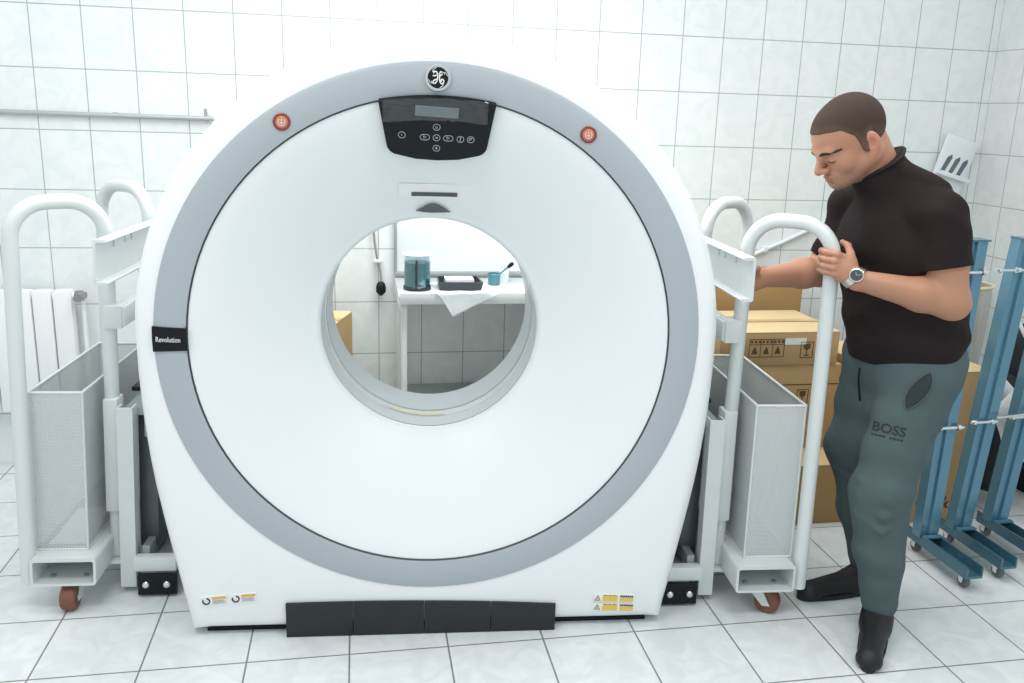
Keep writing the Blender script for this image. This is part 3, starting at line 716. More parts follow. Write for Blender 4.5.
# ------------------------------------------------------------------ teal rolling stands
def make_stand(label, px, py, adir, lean):
    t = thing('rolling_stand', label, 'stand', (px, py, 0), 'teal rolling stands at the right')
    dx = V((math.cos(adir), math.sin(adir), 0))          # foot beam direction
    sx = V((-dx.y, dx.x, 0));
    if sx.x < 0: sx = -sx
    hw = .040
    def P(u, v, z): return V((px, py, z)) + sx * u + dx * v
    # post: folded channel with raised rib
    sec = [(-hw, .026), (-hw, -.02), (-.012, -.02), (-.008, -.03), (.008, -.03), (.012, -.02), (hw, -.02), (hw, .026), (hw - .006, .026), (hw - .006, -.013), (-hw + .006, -.013), (-hw + .006, .026)]
    dz = -1 if dx.y > 0 else 1
    q = MB(); q.loft([[P(u, -v, .085) for u, v in sec], [P(u + lean, -v, 1.225) for u, v in sec]], True, True, True); post = q.build('post', 'teal', t, 30)
    q = MB(); q.loft([[P(u + lean, v, 1.223) for u, v in ((-hw - .002, .032), (hw + .002, .032), (hw + .002, -.028), (-hw - .002, -.028))], [P(u + lean, v, 1.230) for u, v in ((-hw - .002, .032), (hw + .002, .032), (hw + .002, -.028), (-hw - .002, -.028))]], True, True, True); q.build('end_cap', 'tealdk', post, 0)
    q = MB(); sb = [(-.034, .055), (-.034, .098), (-.028, .098), (-.028, .064), (.028, .064), (.028, .098), (.034, .098), (.034, .055)]
    q.loft([[P(u, -.06, z) for u, z in sb], [P(u, .27, z) for u, z in sb]], True, True, True); fb = q.build('foot_beam', 'tealdk', t, 30)
    for v in (.08, .13, .18, .235): q = MB(); q.lathe_dir(P(0, v, .064), P(0, v, .2), [(0, .010), (.006, .010), (.007, .006)], 6); q.build('bolt_head', 'chrome', fb, 30)
    q = MB(); q.loft([[P(u, v, .098) for u, v in ((-.036, .035), (.036, .035), (.036, .055), (-.036, .055))], [P(u, v, .104) for u, v in ((-.036, .035), (.036, .035), (.036, .055), (-.036, .055))]], True, True, True); q.build('foot_bracket', 'teal', t, 0)
    for v in (.225, -.04):
        c = P(0, v, 0)
        q = MB(); q.cyl(c + V((0, 0, .046)), c + V((0, 0, .056)), .018)
        for s in (-1, 1): q.loft([[c + sx * s * .014 + dx * a + V((0, 0, z)) for a, z in ((-.014, .05), (.014, .05), (.01, .02), (-.006, .02))], [c + sx * s * .0165 + dx * a + V((0, 0, z)) for a, z in ((-.014, .05), (.014, .05), (.01, .02), (-.006, .02))]], True, True, True)
        fk = q.build('caster_fork', 'chrome', t, 30)
        q = MB(); q.lathe_dir(c - sx * .011 + V((0, 0, .0235)), c + sx * .011 + V((0, 0, .0235)), [(0, .008), (0, .02), (.003, .0235), (.019, .0235), (.022, .02), (.022, .008)], 20); q.build('caster_wheel', 'grywheel', fk, 30)
    for z in (.535, 1.115):
        q = MB(); q.tube([P(-.055, .036, z), P(.06, .036, z)], .006, 8); q.lathe_dir(P(-.045, .036, z), P(.1, .036, z), [(0, .011), (.012, .011)], 12); q.lathe_dir(P(.033, .036, z), P(.1, .036, z), [(0, .011), (.012, .011)], 12); q.build('pin', 'chrome', t, 40)
    return t
fd = -PI / 2 + .10
make_stand('teal steel stand on casters, nearest to the man', 1.905, 2.815, fd, .012)
make_stand('teal steel stand on casters, between the other two teal stands', 2.077, 2.875, fd, .084)
make_stand('teal steel stand on casters, furthest right at the picture edge', 2.268, 2.928, fd, .094)
q = MB(); q.tube([V((2.125, 2.832, .555)), V((2.32, 2.884, .553))], .006, 8); q.lathe_dir(V((2.30, 2.879, .553)), V((2.4, 2.905, .553)), [(0, .01), (.014, .01)], 10)
tag(q.build('link_rod', 'chrome', None, 40), 'thin bright rod linking the two right-hand teal stands', 'rod')

# clutter in the right corner (wall frame)
hp = thing('bag_holder', 'cream wire hoop stand with a clear plastic bag against the wall behind the teal stands', 'bag holder', wp(2.86, 3.56, 0))
HC = wp(2.86, 3.56, .885)
q = MB(); q.tube([HC + V((.125 * math.cos(a), .125 * math.sin(a), .0)) for a in [2 * PI * k / 32 for k in range(32)]], .008, 8, True); q.build('hoop', 'wicker', hp, 60)
q = MB()
for a in (.3, 2.4, 4.5): q.tube([HC + V((.125 * math.cos(a), .125 * math.sin(a), 0)), HC + V((.15 * math.cos(a), .15 * math.sin(a), -.88))], .007, 8)
q.build('stand_wire', 'wicker', hp, 60)
q = MB()
def bag(u, v):
    a = 2 * PI * u; r = .118 - .03 * v * v + .006 * math.sin(9 * a + 5 * v) * (v > .02); return HC + V((r * math.cos(a), r * math.sin(a), -.002 - .62 * v))
q.grid(60, 14, bag); q.build('plastic_bag', 'bagfilm', hp, 180)
bgs = thing('fabric_bag', 'dark padded bag with white strap piled behind the right-hand teal stand', 'bag', wp(2.74, 3.05, 0))
q = W()
for c, r, sc in (((2.76, 3.08, .50), .14, (1, .9, 1.0)), ((2.79, 3.06, .68), .125, (1, .9, 1.1)), ((2.74, 3.10, .27), .16, (1, .9, 1.5))): q.sphere(c, r, 3, sc)
for v in q.bm.verts: v.co += V((.012 * math.sin(30 * v.co.z), .012 * math.sin(26 * v.co.x + 14 * v.co.z), .01 * math.sin(31 * v.co.x)))
for v in q.bm.verts: v.co.z = max(v.co.z, .005)
q.build('bag_body', 'darkbag', bgs, 180)
q = W(); q.tube(smooth_line([(2.66, 2.98, .86), (2.70, 2.935, .76), (2.76, 2.925, .70), (2.825, 2.95, .72), (2.83, 3.0, .84)], 5), .008, 8); q.tube(smooth_line([(2.60, 2.98, .60), (2.65, 2.93, .53), (2.71, 2.91, .47)], 5), .016, 8, flat=2.2); q.build('strap', 'plate', bgs, 60)
q = W()
def sh(u, v): return (2.57 + .10 * u + 0.02 * math.sin(8 * v), 2.83 + .05 * math.sin(5 * u + 4 * v) + .03 * v, .30 + .34 * v)
q.grid(12, 16, sh); o = q.build('wrapping_sheet', 'plate', None, 180); md = o.modifiers.new('thick', 'SOLIDIFY'); md.thickness = .004
tag(o, 'crumpled white plastic sheet between the two right-hand teal stands', 'plastic sheet')
t = carton('cardboard_box', 'small tan box in the corner behind the last teal stand', (2.56, 3.28, 0), (2.68, 3.56, .28), 'tan', 'cardlt')
ct = thing('plastic_crate', 'low black plastic crate on the floor at the right edge', 'crate', wp(3.035, 3.11, 0))
q = W()
cr = lambda e, z: [(2.955 - e, 2.98 - e, z), (3.115 + e * .5, 2.98 - e, z), (3.115 + e * .5, 3.24 + e, z), (2.955 - e, 3.24 + e, z)]
q.loft([cr(-.02, .0), cr(0, .10), cr(.012, .10), cr(.012, .125), cr(-.004, .125), cr(-.025, .012)], True, True, True); q.build('crate_shell', 'black', ct, 0)

# ------------------------------------------------------------------ the man: distance fields -> one continuous surface each
class Field:
    def __init__(s, lo, hi, h):
        s.lo = np.array(lo, float); s.h = h; s.n = np.ceil((np.array(hi) - s.lo) / h).astype(int) + 1
        s.D = np.full(s.n, .05, np.float32)
    def block(s, blo, bhi, mar):
        a = np.clip(np.floor((np.array(blo) - mar - s.lo) / s.h).astype(int), 0, s.n); b = np.clip(np.ceil((np.array(bhi) + mar - s.lo) / s.h).astype(int) + 1, 0, s.n)
        if np.any(b <= a): return None
        ax = [(s.lo[i] + s.h * np.arange(a[i], b[i])).astype(np.float32) for i in range(3)]
        return (slice(a[0], b[0]), slice(a[1], b[1]), slice(a[2], b[2])), np.meshgrid(*ax, indexing='ij', sparse=False)
    def put(s, r, d, k, op):
        D = s.D[r]
        if op == 'sub':
            hh = np.maximum(k - np.abs(D + d), 0) / max(k, 1e-6); s.D[r] = np.maximum(D, -d) + hh * hh * k * .25
        else:
            hh = np.maximum(k - np.abs(D - d), 0) / max(k, 1e-6); s.D[r] = np.minimum(D, d) - hh * hh * k * .25
    def cone(s, a, b, ra, rb, k=.02, op='add', sq=None):
        """round cone; sq=(axis, factor) flattens it along a world axis"""
        a, b = np.array(a, float), np.array(b, float); R = max(ra, rb)
        q = s.block(np.minimum(a, b) - R * 1.3, np.maximum(a, b) + R * 1.3, k + 3 * s.h)
        if q is None: return
        r, (X, Y, Z) = q
        d = b - a; L2 = d @ d
        px, py, pz = X - a[0], Y - a[1], Z - a[2]
        t = np.clip((px * d[0] + py * d[1] + pz * d[2]) / L2, 0, 1)
        ex, ey, ez = px - t * d[0], py - t * d[1], pz - t * d[2]
        if sq is not None:
            ax, f = np.array(sq[0], float), sq[1]; c = (ex * ax[0] + ey * ax[1] + ez * ax[2]) * (1 / f - 1)
            ex, ey, ez = ex + c * ax[0], ey + c * ax[1], ez + c * ax[2]
        s.put(r, np.sqrt(ex * ex + ey * ey + ez * ez) - (ra + (rb - ra) * t), k, op)
    def ell(s, c, rad, fr=None, k=.02, op='add'):
        """ellipsoid; fr = 3x3 rows of the local axes"""
        c = np.array(c, float); rad = np.array(rad, float); fr = np.eye(3) if fr is None else np.array(fr)
        e = np.sqrt(((fr * rad[:, None]) ** 2).sum(0)); q = s.block(c - e, c + e, k + 3 * s.h)
        if q is None: return
        r, (X, Y, Z) = q
        p = (X - c[0], Y - c[1], Z - c[2]); l = [(p[0] * fr[i][0] + p[1] * fr[i][1] + p[2] * fr[i][2]) for i in range(3)]
        k0 = np.sqrt(sum((l[i] / rad[i]) ** 2 for i in range(3))); k1 = np.sqrt(sum((l[i] / rad[i] ** 2) ** 2 for i in range(3)))
        s.put(r, (k0 * (k0 - 1) / np.maximum(k1, 1e-6)).astype(np.float32), k, op)
    def cut(s, point, normal, k=.004):
        """keeps what lies behind the plane"""
        ax = [(s.lo[i] + s.h * np.arange(s.n[i])).astype(np.float32) for i in range(3)]; n = np.array(normal, float); n /= np.linalg.norm(n)
        d = ((ax[0] - point[0]) * n[0])[:, None, None] + ((ax[1] - point[1]) * n[1])[None, :, None] + ((ax[2] - point[2]) * n[2])[None, None, :]
        s.D = np.maximum(s.D, d)
    def mesh(s, name):
        D = s.D; ins = D < 0
        nx, ny, nz = np.array(D.shape) - 1
        cnt = np.zeros((nx, ny, nz), np.uint8)
        for i in (0, 1):
            for j in (0, 1):
                for k in (0, 1): cnt += ins[i:nx + i, j:ny + j, k:nz + k]
        cells = np.argwhere((cnt > 0) & (cnt < 8)); idx = np.full((nx, ny, nz), -1, np.int32); idx[tuple(cells.T)] = np.arange(len(cells))
        cr = np.array([[(c >> 0) & 1, (c >> 1) & 1, (c >> 2) & 1] for c in range(8)])
        vals = np.stack([D[tuple((cells + o).T)] for o in cr], 1)
        acc = np.zeros((len(cells), 3)); w = np.zeros(len(cells))
        for a in range(8):
            for b in range(a + 1, 8):
                if bin(a ^ b).count('1') != 1: continue
                va, vb = vals[:, a], vals[:, b]; m = (va < 0) != (vb < 0); t = np.where(m, va / np.where(m, va - vb, 1), 0)
                acc += np.where(m[:, None], cr[a] + t[:, None] * (cr[b] - cr[a]), 0); w += m
        P = s.lo + s.h * (cells + acc / w[:, None])
        quads = []
        for ax in range(3):
            o1, o2 = (ax + 1) % 3, (ax + 2) % 3
            sl0 = [slice(1, -1)] * 3; sl1 = [slice(1, -1)] * 3; sl0[ax] = slice(0, -1); sl1[ax] = slice(1, None)
            A, B = ins[tuple(sl0)], ins[tuple(sl1)]; e = np.argwhere(A != B)
            fl = A[tuple(e.T)]; off = np.ones(3, int); off[ax] = 0; e = e + off
            d1 = np.zeros(3, int); d1[o1] = 1; d2 = np.zeros(3, int); d2[o2] = 1
            c = [idx[tuple((e - x).T)] for x in (d1 + d2, d2, d1 * 0, d1)]
            qd = np.stack(c, 1); qd[~fl] = qd[~fl][:, ::-1]; quads.append(qd)
        Q = np.concatenate(quads); Q = Q[(Q >= 0).all(1)]
        me = bpy.data.meshes.new(name); me.vertices.add(len(P)); me.vertices.foreach_set('co', P.astype(np.float32).ravel())
        me.loops.add(len(Q) * 4); me.loops.foreach_set('vertex_index', Q.astype(np.int32).ravel())
        me.polygons.add(len(Q)); me.polygons.foreach_set('loop_start', np.arange(0, len(Q) * 4, 4, dtype=np.int32)); me.polygons.foreach_set('loop_total', np.full(len(Q), 4, np.int32))
        me.update(calc_edges=True); return me, P

def nrm(a): a = np.array(a, float); return a / np.linalg.norm(a)
A3 = lambda *a: np.array(a, float)

# head frame
HO = A3(1.262, 2.52, 1.558); HS = 1.06
HPITCH, HYAW = math.radians(31), math.radians(-6)
hf0 = A3(-math.cos(HYAW), math.sin(HYAW), 0)
hl = A3(-math.sin(HYAW), -math.cos(HYAW), 0)
hf = hf0 * math.cos(HPITCH) + A3(0, 0, -math.sin(HPITCH)); hu = np.cross(hf, hl); hu = hu if hu[2] > 0 else -hu
HF = np.array([hf, hl, hu])
def H(f, l, u): return HO + HS * (hf * f + hl * l + hu * u)
def head(F, part='all'):
    r = lambda *a: np.array(a) * HS
    F.ell(H(-.018, 0, .035), r(.101, .077, .092), HF, .0)
    F.ell(H(.028, 0, .028), r(.066, .066, .074), HF, .03)
    F.ell(H(.028, 0, -.040), r(.060, .058, .076), HF, .03)
    for s in (-1, 1):
        F.cone(H(-.012, s * .058, -.052), H(.066, s * .020, -.088), .020 * HS, .016 * HS, .03)
        F.ell(H(.058, s * .043, -.032), r(.022, .022, .022), HF, .03)
        F.cone(H(.083, s * .040, .014), H(.092, s * .012, .012), .011 * HS, .010 * HS, .016)
    F.ell(H(.076, 0, -.090), r(.018, .022, .017), HF, .02)
    F.ell(H(.078, 0, -.073), r(.020, .032, .03), HF, .02)
    for s in (-1, 1): F.ell(H(.100, s * .035, -.009), r(.016, .017, .010), HF, .009, 'sub'); F.ell(H(.0765, s * .034, -.012), r(.0130, .0160, .0115), HF, .003)
    F.cone(H(.086, 0, .012), H(.118, 0, -.030), .009 * HS, .0110 * HS, .014)
    F.ell(H(.115, 0, -.035), r(.013, .0125, .010), HF, .006)
    for s in (-1, 1):
        F.ell(H(.102, s * .013, -.038), r(.012, .009, .009), HF, .008)
        F.ell(H(.0745, s * .033, -.009), r(.016, .017, .0145), HF, .004)
        F.cone(H(.0905, s * .018, -.013), H(.0835, s * .046, -.013), .0028, .0028, .004)
        F.ell(H(.109, s * .006, -.046), r(.005, .004, .004), HF, .003, 'sub')
    F.ell(H(.094, 0, -.0605), r(.013, .024, .0062), HF, .006)
    F.ell(H(.091, 0, -.0720), r(.013, .021, .0072), HF, .006)
    F.cone(H(.106, -.022, -.0663), H(.106, .022, -.0663), .0032, .0032, .003, 'sub')
    F.ell(H(.098, 0, -.081), r(.008, .016, .005), HF, .008, 'sub')
    for s in (-1, 1):        # ears
        fr = np.array([nrm(hf * .92 + hl * s * -.38 + hu * .1), nrm(hl * s * .92 + hf * .38), nrm(hu * .97 - hf * .22)])
        F.ell(H(-.018, s * .080, -.012), r(.023, .008, .034), fr, .006)
        F.ell(H(-.012, s * .091, -.010), r(.012, .012, .020), fr, .003, 'sub')
        F.ell(H(-.010, s * .076, -.044), r(.009, .006, .010), fr, .006)

# joints
shL, elL, wrL = A3(1.495, 2.370, 1.345), A3(1.532, 2.315, 1.108), A3(1.268, 2.380, 1.158)
shR, elR, wrR = A3(1.405, 2.71, 1.350), A3(1.335, 2.745, 1.118), A3(1.085, 2.657, 1.108)
nkB = A3(1.375, 2.54, 1.445)
hipL, kneeL, ankL = A3(1.545, 2.43, .86), A3(1.432, 2.375, .475), A3(1.468, 2.350, .080)
hipR, kneeR, ankR = A3(1.50, 2.60, .86), A3(1.460, 2.60, .530), A3(1.548, 2.590, .085)
TOE_R, TOE_L = A3(1.287, 2.535, 0), A3(1.325, 2.13, 0)
pel = A3(1.540, 2.515, .93)
ph = math.radians(15)
tf, tl = A3(-math.cos(ph), -math.sin(ph), 0), A3(math.sin(ph), -math.cos(ph), 0)
lean = nrm(A3(-.13, 0, .6)); TF = np.array([nrm(tf - lean * (tf @ lean)), tl, lean]); TF[1] = np.cross(TF[2], TF[0])

POLE_L = A3(1.222, 2.45)      # outer leg of the right dolly at hand height
def hand_left(F):
    """left hand gripping the handle: palm on the near side, fingers wrapped round its left, thumb up the right"""
    px, py = POLE_L
    ax = nrm(A3(.02, -.02, 1.0))
    F.ell((1.234, 2.400, 1.187), (.038, .0165, .043), np.array([nrm(A3(-1, .1, .32)), nrm(A3(.1, 1, 0)), nrm(A3(.32, 0, 1))]), .012)
    F.cone(wrL, (1.245, 2.396, 1.180), .027, .025, .02, sq=((0, 1, 0), .75))
    F.ell((1.250, 2.410, 1.206), (.024, .018, .024), None, .014)      # ball of the thumb
    rows = [(1.231, .0098, 0), (1.2105, .0102, .004), (1.190, .0098, .003), (1.171, .0087, -.002)]
    for z, r, o in rows:
        k0 = A3(1.206 - o, 2.397, z); k1 = A3(px - .036 - o * .5, 2.424, z + .001); k2 = A3(px - .034, 2.462, z + .001); k3 = A3(px - .012, 2.488, z + .0); k4 = A3(px + .012, 2.482, z - .001)
        F.ell(k0, (r * 1.12, r * 1.05, r * 1.0), None, .005)
        F.cone(A3(1.226, 2.400, z - .006), k0, r * .95, r, .006)
        F.cone(k0, k1, r, r * .98, .0035); F.cone(k1, k2, r * .98, r * .92, .003); F.cone(k2, k3, r * .92, r * .86, .003); F.cone(k3, k4, r * .86, r * .76, .003)
    F.cone((1.260, 2.408, 1.200), (1.262, 2.424, 1.230), .0150, .0118, .010)
    F.cone((1.262, 2.424, 1.230), (1.260, 2.444, 1.250), .0115, .0105, .004)
    F.cone((1.262, 2.444, 1.250), (1.252, 2.464, 1.258), .0105, .0085, .003)
POLE_R = A3(1.009, 2.60)
def hand_right(F):
    px, py = POLE_R
    F.ell((1.056, 2.648, 1.105), (.040, .0165, .042), np.array([nrm(A3(-1, -.15, .0)), nrm(A3(-.15, 1, 0)), A3(0, 0, 1)]), .012)
    F.cone(wrR, (1.064, 2.650, 1.105), .027, .025, .02, sq=((0, 1, 0), .75))
    for z, r, o in [(1.138, .0088, 0), (1.120, .0090, .003), (1.102, .0088, .002), (1.085, .0080, -.003)]:
        k0 = A3(px + .016 - o, 2.646, z); k1 = A3(px - .022, 2.632, z); k2 = A3(px - .0300, 2.596, z); k3 = A3(px - .016, 2.568, z); k4 = A3(px + .010, 2.566, z)
        F.cone(A3(px + .036, 2.648, z - .002), k0, r, r, .006); F.cone(k0, k1, r, r * .95, .0035); F.cone(k1, k2, r * .95, r * .9, .003); F.cone(k2, k3, r * .9, r * .84, .003); F.cone(k3, k4, r * .84, r * .76, .003)
    F.cone((px + .055, 2.640, 1.112), (px + .042, 2.615, 1.138), .0140, .0112, .010)
    F.cone((px + .042, 2.615, 1.138), (px + .036, 2.588, 1.150), .0108, .0095, .004)
    F.cone((px + .036, 2.588, 1.150), (px + .020, 2.566, 1.154), .0095, .0080, .003)

def body(F):
    # legs, pelvis and trunk sit inside the clothes
    for h_, k_, a_, t_ in ((hipL, kneeL, ankL, TOE_L), (hipR, kneeR, ankR, TOE_R)):
        fd_ = nrm(t_ - A3(a_[0], a_[1], 0))
        F.cone(h_, k_, .078, .052, .03); F.cone(k_, a_, .050, .034, .02)
        F.cone(A3(a_[0], a_[1], .045) - fd_ * .03, A3(a_[0], a_[1], .040) + fd_ * .13, .026, .020, .02)
    F.ell(pel, (.125, .155, .11), np.array([tf, tl, A3(0, 0, 1)]), .04)
    F.ell(A3(1.52, 2.52, 1.06), (.118, .145, .16), TF, .04)
    F.ell(A3(1.462, 2.535, 1.245), (.118, .158, .17), TF, .04)
    for s_, e_, w_ in ((shL, elL, wrL), (shR, elR, wrR)):
        F.cone(nkB + A3(.01, 0, -.02), s_ + A3(0, 0, .0), .045, .045, .05)
        F.ell(s_, (.052, .052, .052), None, .03)
        F.cone(s_, s_ + (e_ - s_) * .55, .052, .058, .02); F.cone(s_ + (e_ - s_) * .5, e_, .059, .051, .02)
        m_ = e_ + (w_ - e_) * .32
        F.cone(e_, m_, .050, .049, .02); F.cone(m_, w_, .049, .0295, .02)
    F.ell(elL + A3(.012, -.004, -.012), (.036, .036, .036), None, .02)
    # neck
    F.cone(H(-.035, 0, -.03), nkB + A3(-.010, 0, .03), .060, .062, .03)
    F.cone(H(-.06, 0, .0), nkB + A3(.010, 0, .02), .045, .058, .03)
    for s in (-1, 1): F.cone(H(-.03, s * .055, -.04), nkB + A3(-.03, -s * .02, .0), .018, .018, .03)
    head(F)
    hand_left(F); hand_right(F)

F = Field((.93, 2.15, -.002), (1.78, 2.86, 1.74), .0036)
body(F)
man = thing('person', 'man in dark t-shirt and grey sweatpants bending his head and gripping the right dolly handle', 'person', (1.50, 2.47, 0))
me, P = F.mesh('body'); del F
# skin tones
base = A3(*lin((176, 130, 105))); tone = np.tile(base, (len(P), 1))
q_ = (P - HO) @ HF.T / HS
def mixin(mask, rgb, w): 
    c = A3(*lin(rgb)); tone[:] = tone * (1 - (mask * w)[:, None]) + c * (mask * w)[:, None]
sm = lambda x, a, b: np.clip((x - a) / (b - a), 0, 1)
near = (np.linalg.norm(q_ - A3(.05, 0, -.03), axis=1) < .14).astype(float)
mixin(near * sm(-q_[:, 2], .048, .075) * sm(q_[:, 0], -.02, .02), (132, 100, 86), .55)      # stubble
lipd = np.sqrt(((q_[:, 0] - .100) / .02) ** 2 + (q_[:, 1] / .024) ** 2 + ((q_[:, 2] + .0663) / .0125) ** 2)
mixin(1 - sm(lipd, .7, 1.05), (168, 100, 92), .8)
ear = sm(np.abs(q_[:, 1]), .074, .082) * (np.abs(q_[:, 0] + .018) < .04) * (np.abs(q_[:, 2]) < .06)
mixin(ear * 1.0, (196, 132, 112), .5)
hnd = ((P[:, 0] < 1.27) & (P[:, 2] < 1.27) & (P[:, 2] > 1.05)).astype(float)
mixin(hnd, (190, 138, 116), .5)
b_ob = link('body', me, 'skin', man, 180)
ca = me.color_attributes.new('tone', 'FLOAT_COLOR', 'POINT'); ca.data.foreach_set('color', np.concatenate([tone, np.ones((len(P), 1))], 1).astype(np.float32).ravel())
BT = BVHTree.FromPolygons([V(p) for p in P.tolist()], [p.vertices[:] for p in me.polygons])

# hair: a thin cropped cap over the scalp
F = Field(HO - .17, HO + .17, .003)
head(F); F.D -= .0024
ax = [F.lo[i] + F.h * np.arange(F.n[i]) for i in range(3)]
X, Y, Z = np.meshgrid(*ax, indexing='ij'); L = (np.stack([X, Y, Z], -1) - HO) @ HF.T / HS
fa, ua, la = L[..., 0], L[..., 2], np.abs(L[..., 1])
# hairline height as a function of how far forward
line = np.interp(fa, [-.13, -.095, -.06, -.035, -.012, -.004, .004, .02, .045, .07, .085, .11], [-.055, -.05, -.03, .018, .012, -.030, -.030, .030, .060, .066, .066, .066])
line = np.where(la < .05, np.interp(fa, [-.13, -.09, -.03, .03, .075, .11], [-.055, -.05, 0, .05, .068, .068]), line)
F.D = np.maximum(F.D, (line - ua).astype(np.float32) * .8)
F.D = np.maximum(F.D, (la - .0815).astype(np.float32))
me, ph_ = F.mesh('hair'); lh = (ph_ - HO) @ HF.T / HS
ht = sm(lh[:, 2] - np.interp(lh[:, 0], [-.13, -.06, -.03, .0, .05, .10], [-.06, -.03, -.01, -.02, .035, .045]), .0, .055)[:, None]
tn = A3(*lin((112, 86, 70))) * (1 - ht) + A3(*lin((68, 56, 49))) * ht
link('hair', me, 'hair', man, 180)
ca = me.color_attributes.new('tone', 'FLOAT_COLOR', 'POINT'); ca.data.foreach_set('color', np.concatenate([tn, np.ones((len(tn), 1))], 1).astype(np.float32).ravel()); del X, Y, Z, L
# eyebrows and eyes
for s in (-1, 1):
    q = MB(); pts = []
    for t in range(8):
        u = t / 7; o_ = H(.12, s * (.012 + .036 * u), .011 + .005 * math.sin(u * PI) - .003 * u)
        hit = BT.ray_cast(V(o_), V(-nrm(hf - hl * s * .35 * u))); pts.append(hit[0] - V(hf) * .0008 if hit[0] else V(H(.095 - .012 * u, s * (.012 + .036 * u), .016)))
    q.tube(pts, [x * (1 if s > 0 else .6) for x in (.0026, .0044, .0050, .0050, .0046, .0040, .0032, .0018)], 8); q.build('eyebrow', 'brow', man, 180)
    q = MB(); pts = []
    for t in range(7):
        u = t / 6; hit = BT.ray_cast(V(H(.12, s * (.0215 + .027 * u), -.0125 - .004 * math.sin(u * PI) - .002 * u)), V(-hf)); pts.append(hit[0] if hit[0] else V(H(.085, s * (.0215 + .027 * u), -.014)))
    q.tube(pts, [.0008, .0015, .0019, .0021, .0020, .0016, .0008], 6); q.build('eyelashes', 'brow', man, 180)

# clothes
def wave(Fd, amp, freq, dirs):
    ax = [(Fd.lo[i] + Fd.h * np.arange(Fd.n[i])).astype(np.float32) for i in range(3)]
    X, Y, Z = np.meshgrid(*ax, indexing='ij'); n = 0
    for (dx, dy, dz), f, p in dirs: n = n + np.sin((X * dx + Y * dy + Z * dz) * f + p + 1.3 * np.sin(Z * 17 + X * 9 + p))
    Fd.D += (n * amp / len(dirs)).astype(np.float32)
F = Field((1.22, 2.16, .82), (1.80, 2.86, 1.62), .0045)
T3 = np.array([tf, tl, A3(0, 0, 1)])
F.ell(A3(1.527, 2.517, .96), (.168, .192, .20), T3, .0)
F.ell(A3(1.50, 2.525, 1.10), (.165, .196, .17), TF, .06)
F.ell(A3(1.462, 2.535, 1.245), (.150, .200, .175), TF, .06)
def sleeve(s_, e_, t_, r0, r1):
    S = Field((1.22, 2.16, .82), (1.80, 2.86, 1.62), .0045)
    S.cone(nkB + A3(.03, 0, -.012), s_ + A3(0, 0, .004), .060, .062, .0)
    S.ell(s_, (.074, .074, .074), None, .03); S.cone(s_, s_ + (e_ - s_) * t_, r0, r1, .03)
    wave(S, .0055, 1, [((.5, .4, 1), 48, 0), ((-.8, .3, .7), 40, 2)])
    S.cut(s_ + (e_ - s_) * t_, e_ - s_); return S.D
for s_ in (shL, shR):
    F.cone(nkB + A3(.035, (s_[1] - 2.54) * .15, .022), s_ * .72 + nkB * .28 + A3(.03, 0, .022), .062, .062, .05)
F.cone(nkB + A3(.045, 0, -.06), nkB + A3(.0, 0, .035), .088, .074, .03); F.cone(nkB + A3(.0, 0, .02), nkB + A3(.008, -.01, .095), .070, .060, .02)
wave(F, .0095, 1, [((.5, .2, 1), 46, 0), ((-.8, .3, .7), 38, 2), ((.3, .9, -.5), 42, 4)])
for a_ in ((shL, elL, .60, .070, .076), (shR, elR, .80, .068, .064)):
    d_ = sleeve(*a_); kk = .014; hh = np.maximum(kk - np.abs(F.D - d_), 0) / kk; F.D = np.minimum(F.D, d_) - hh * hh * kk * .25
F.cut((0, 0, .872), (0, 0, -1))
ax = [(F.lo[i] + F.h * np.arange(F.n[i])).astype(np.float32) for i in range(3)]
X, Y, Z = np.meshgrid(*ax, indexing='ij')
# neck opening: cut by a slanting plane
nc = A3(1.345, 2.52, 1.478); nn = nrm(A3(-.70, .05, 1))
pl_ = (X - nc[0]) * nn[0] + (Y - nc[1]) * nn[1] + (Z - nc[2]) * nn[2]
F.D = np.maximum(F.D, np.where((X - nc[0]) ** 2 + (Y - nc[1]) ** 2 + (Z - nc[2]) ** 2 < .14 ** 2, pl_, -1).astype(np.float32))
me, PS = F.mesh('t_shirt'); shirt = link('t_shirt', me, 'shirt', man, 180); del X, Y, Z, pl_
ST = BVHTree.FromPolygons([V(p) for p in PS.tolist()], [p.vertices[:] for p in me.polygons])
# collar band: follow the cut's rim
rim = PS[np.abs((PS - nc) @ nn) < .004]; rim = rim[np.linalg.norm(rim - nc, axis=1) < .12]
e1 = nrm(np.cross(nn, A3(0, 1, 0))); e2 = np.cross(nn, e1); cen = rim.mean(0)
an = np.arctan2((rim - cen) @ e2, (rim - cen) @ e1); rad = np.linalg.norm(rim - cen, axis=1); loop = []
for k in range(48):
    a = -PI + 2 * PI * k / 48; m_ = np.abs((an - a + PI) % (2 * PI) - PI) < .16
    r_ = rad[m_].max() if m_.any() else .08
    loop.append(r_)
loop = [np.mean([loop[(k + j) % 48] for j in (-2, -1, 0, 1, 2)]) for k in range(48)]
q = MB(); q.tube([V(cen + (e1 * math.cos(-PI + 2 * PI * k / 48) + e2 * math.sin(-PI + 2 * PI * k / 48)) * (loop[k] + .001) - nn * .003) for k in range(48)], .0055, 8, True, flat=1); q.build('collar', 'shirtseam', shirt, 180)

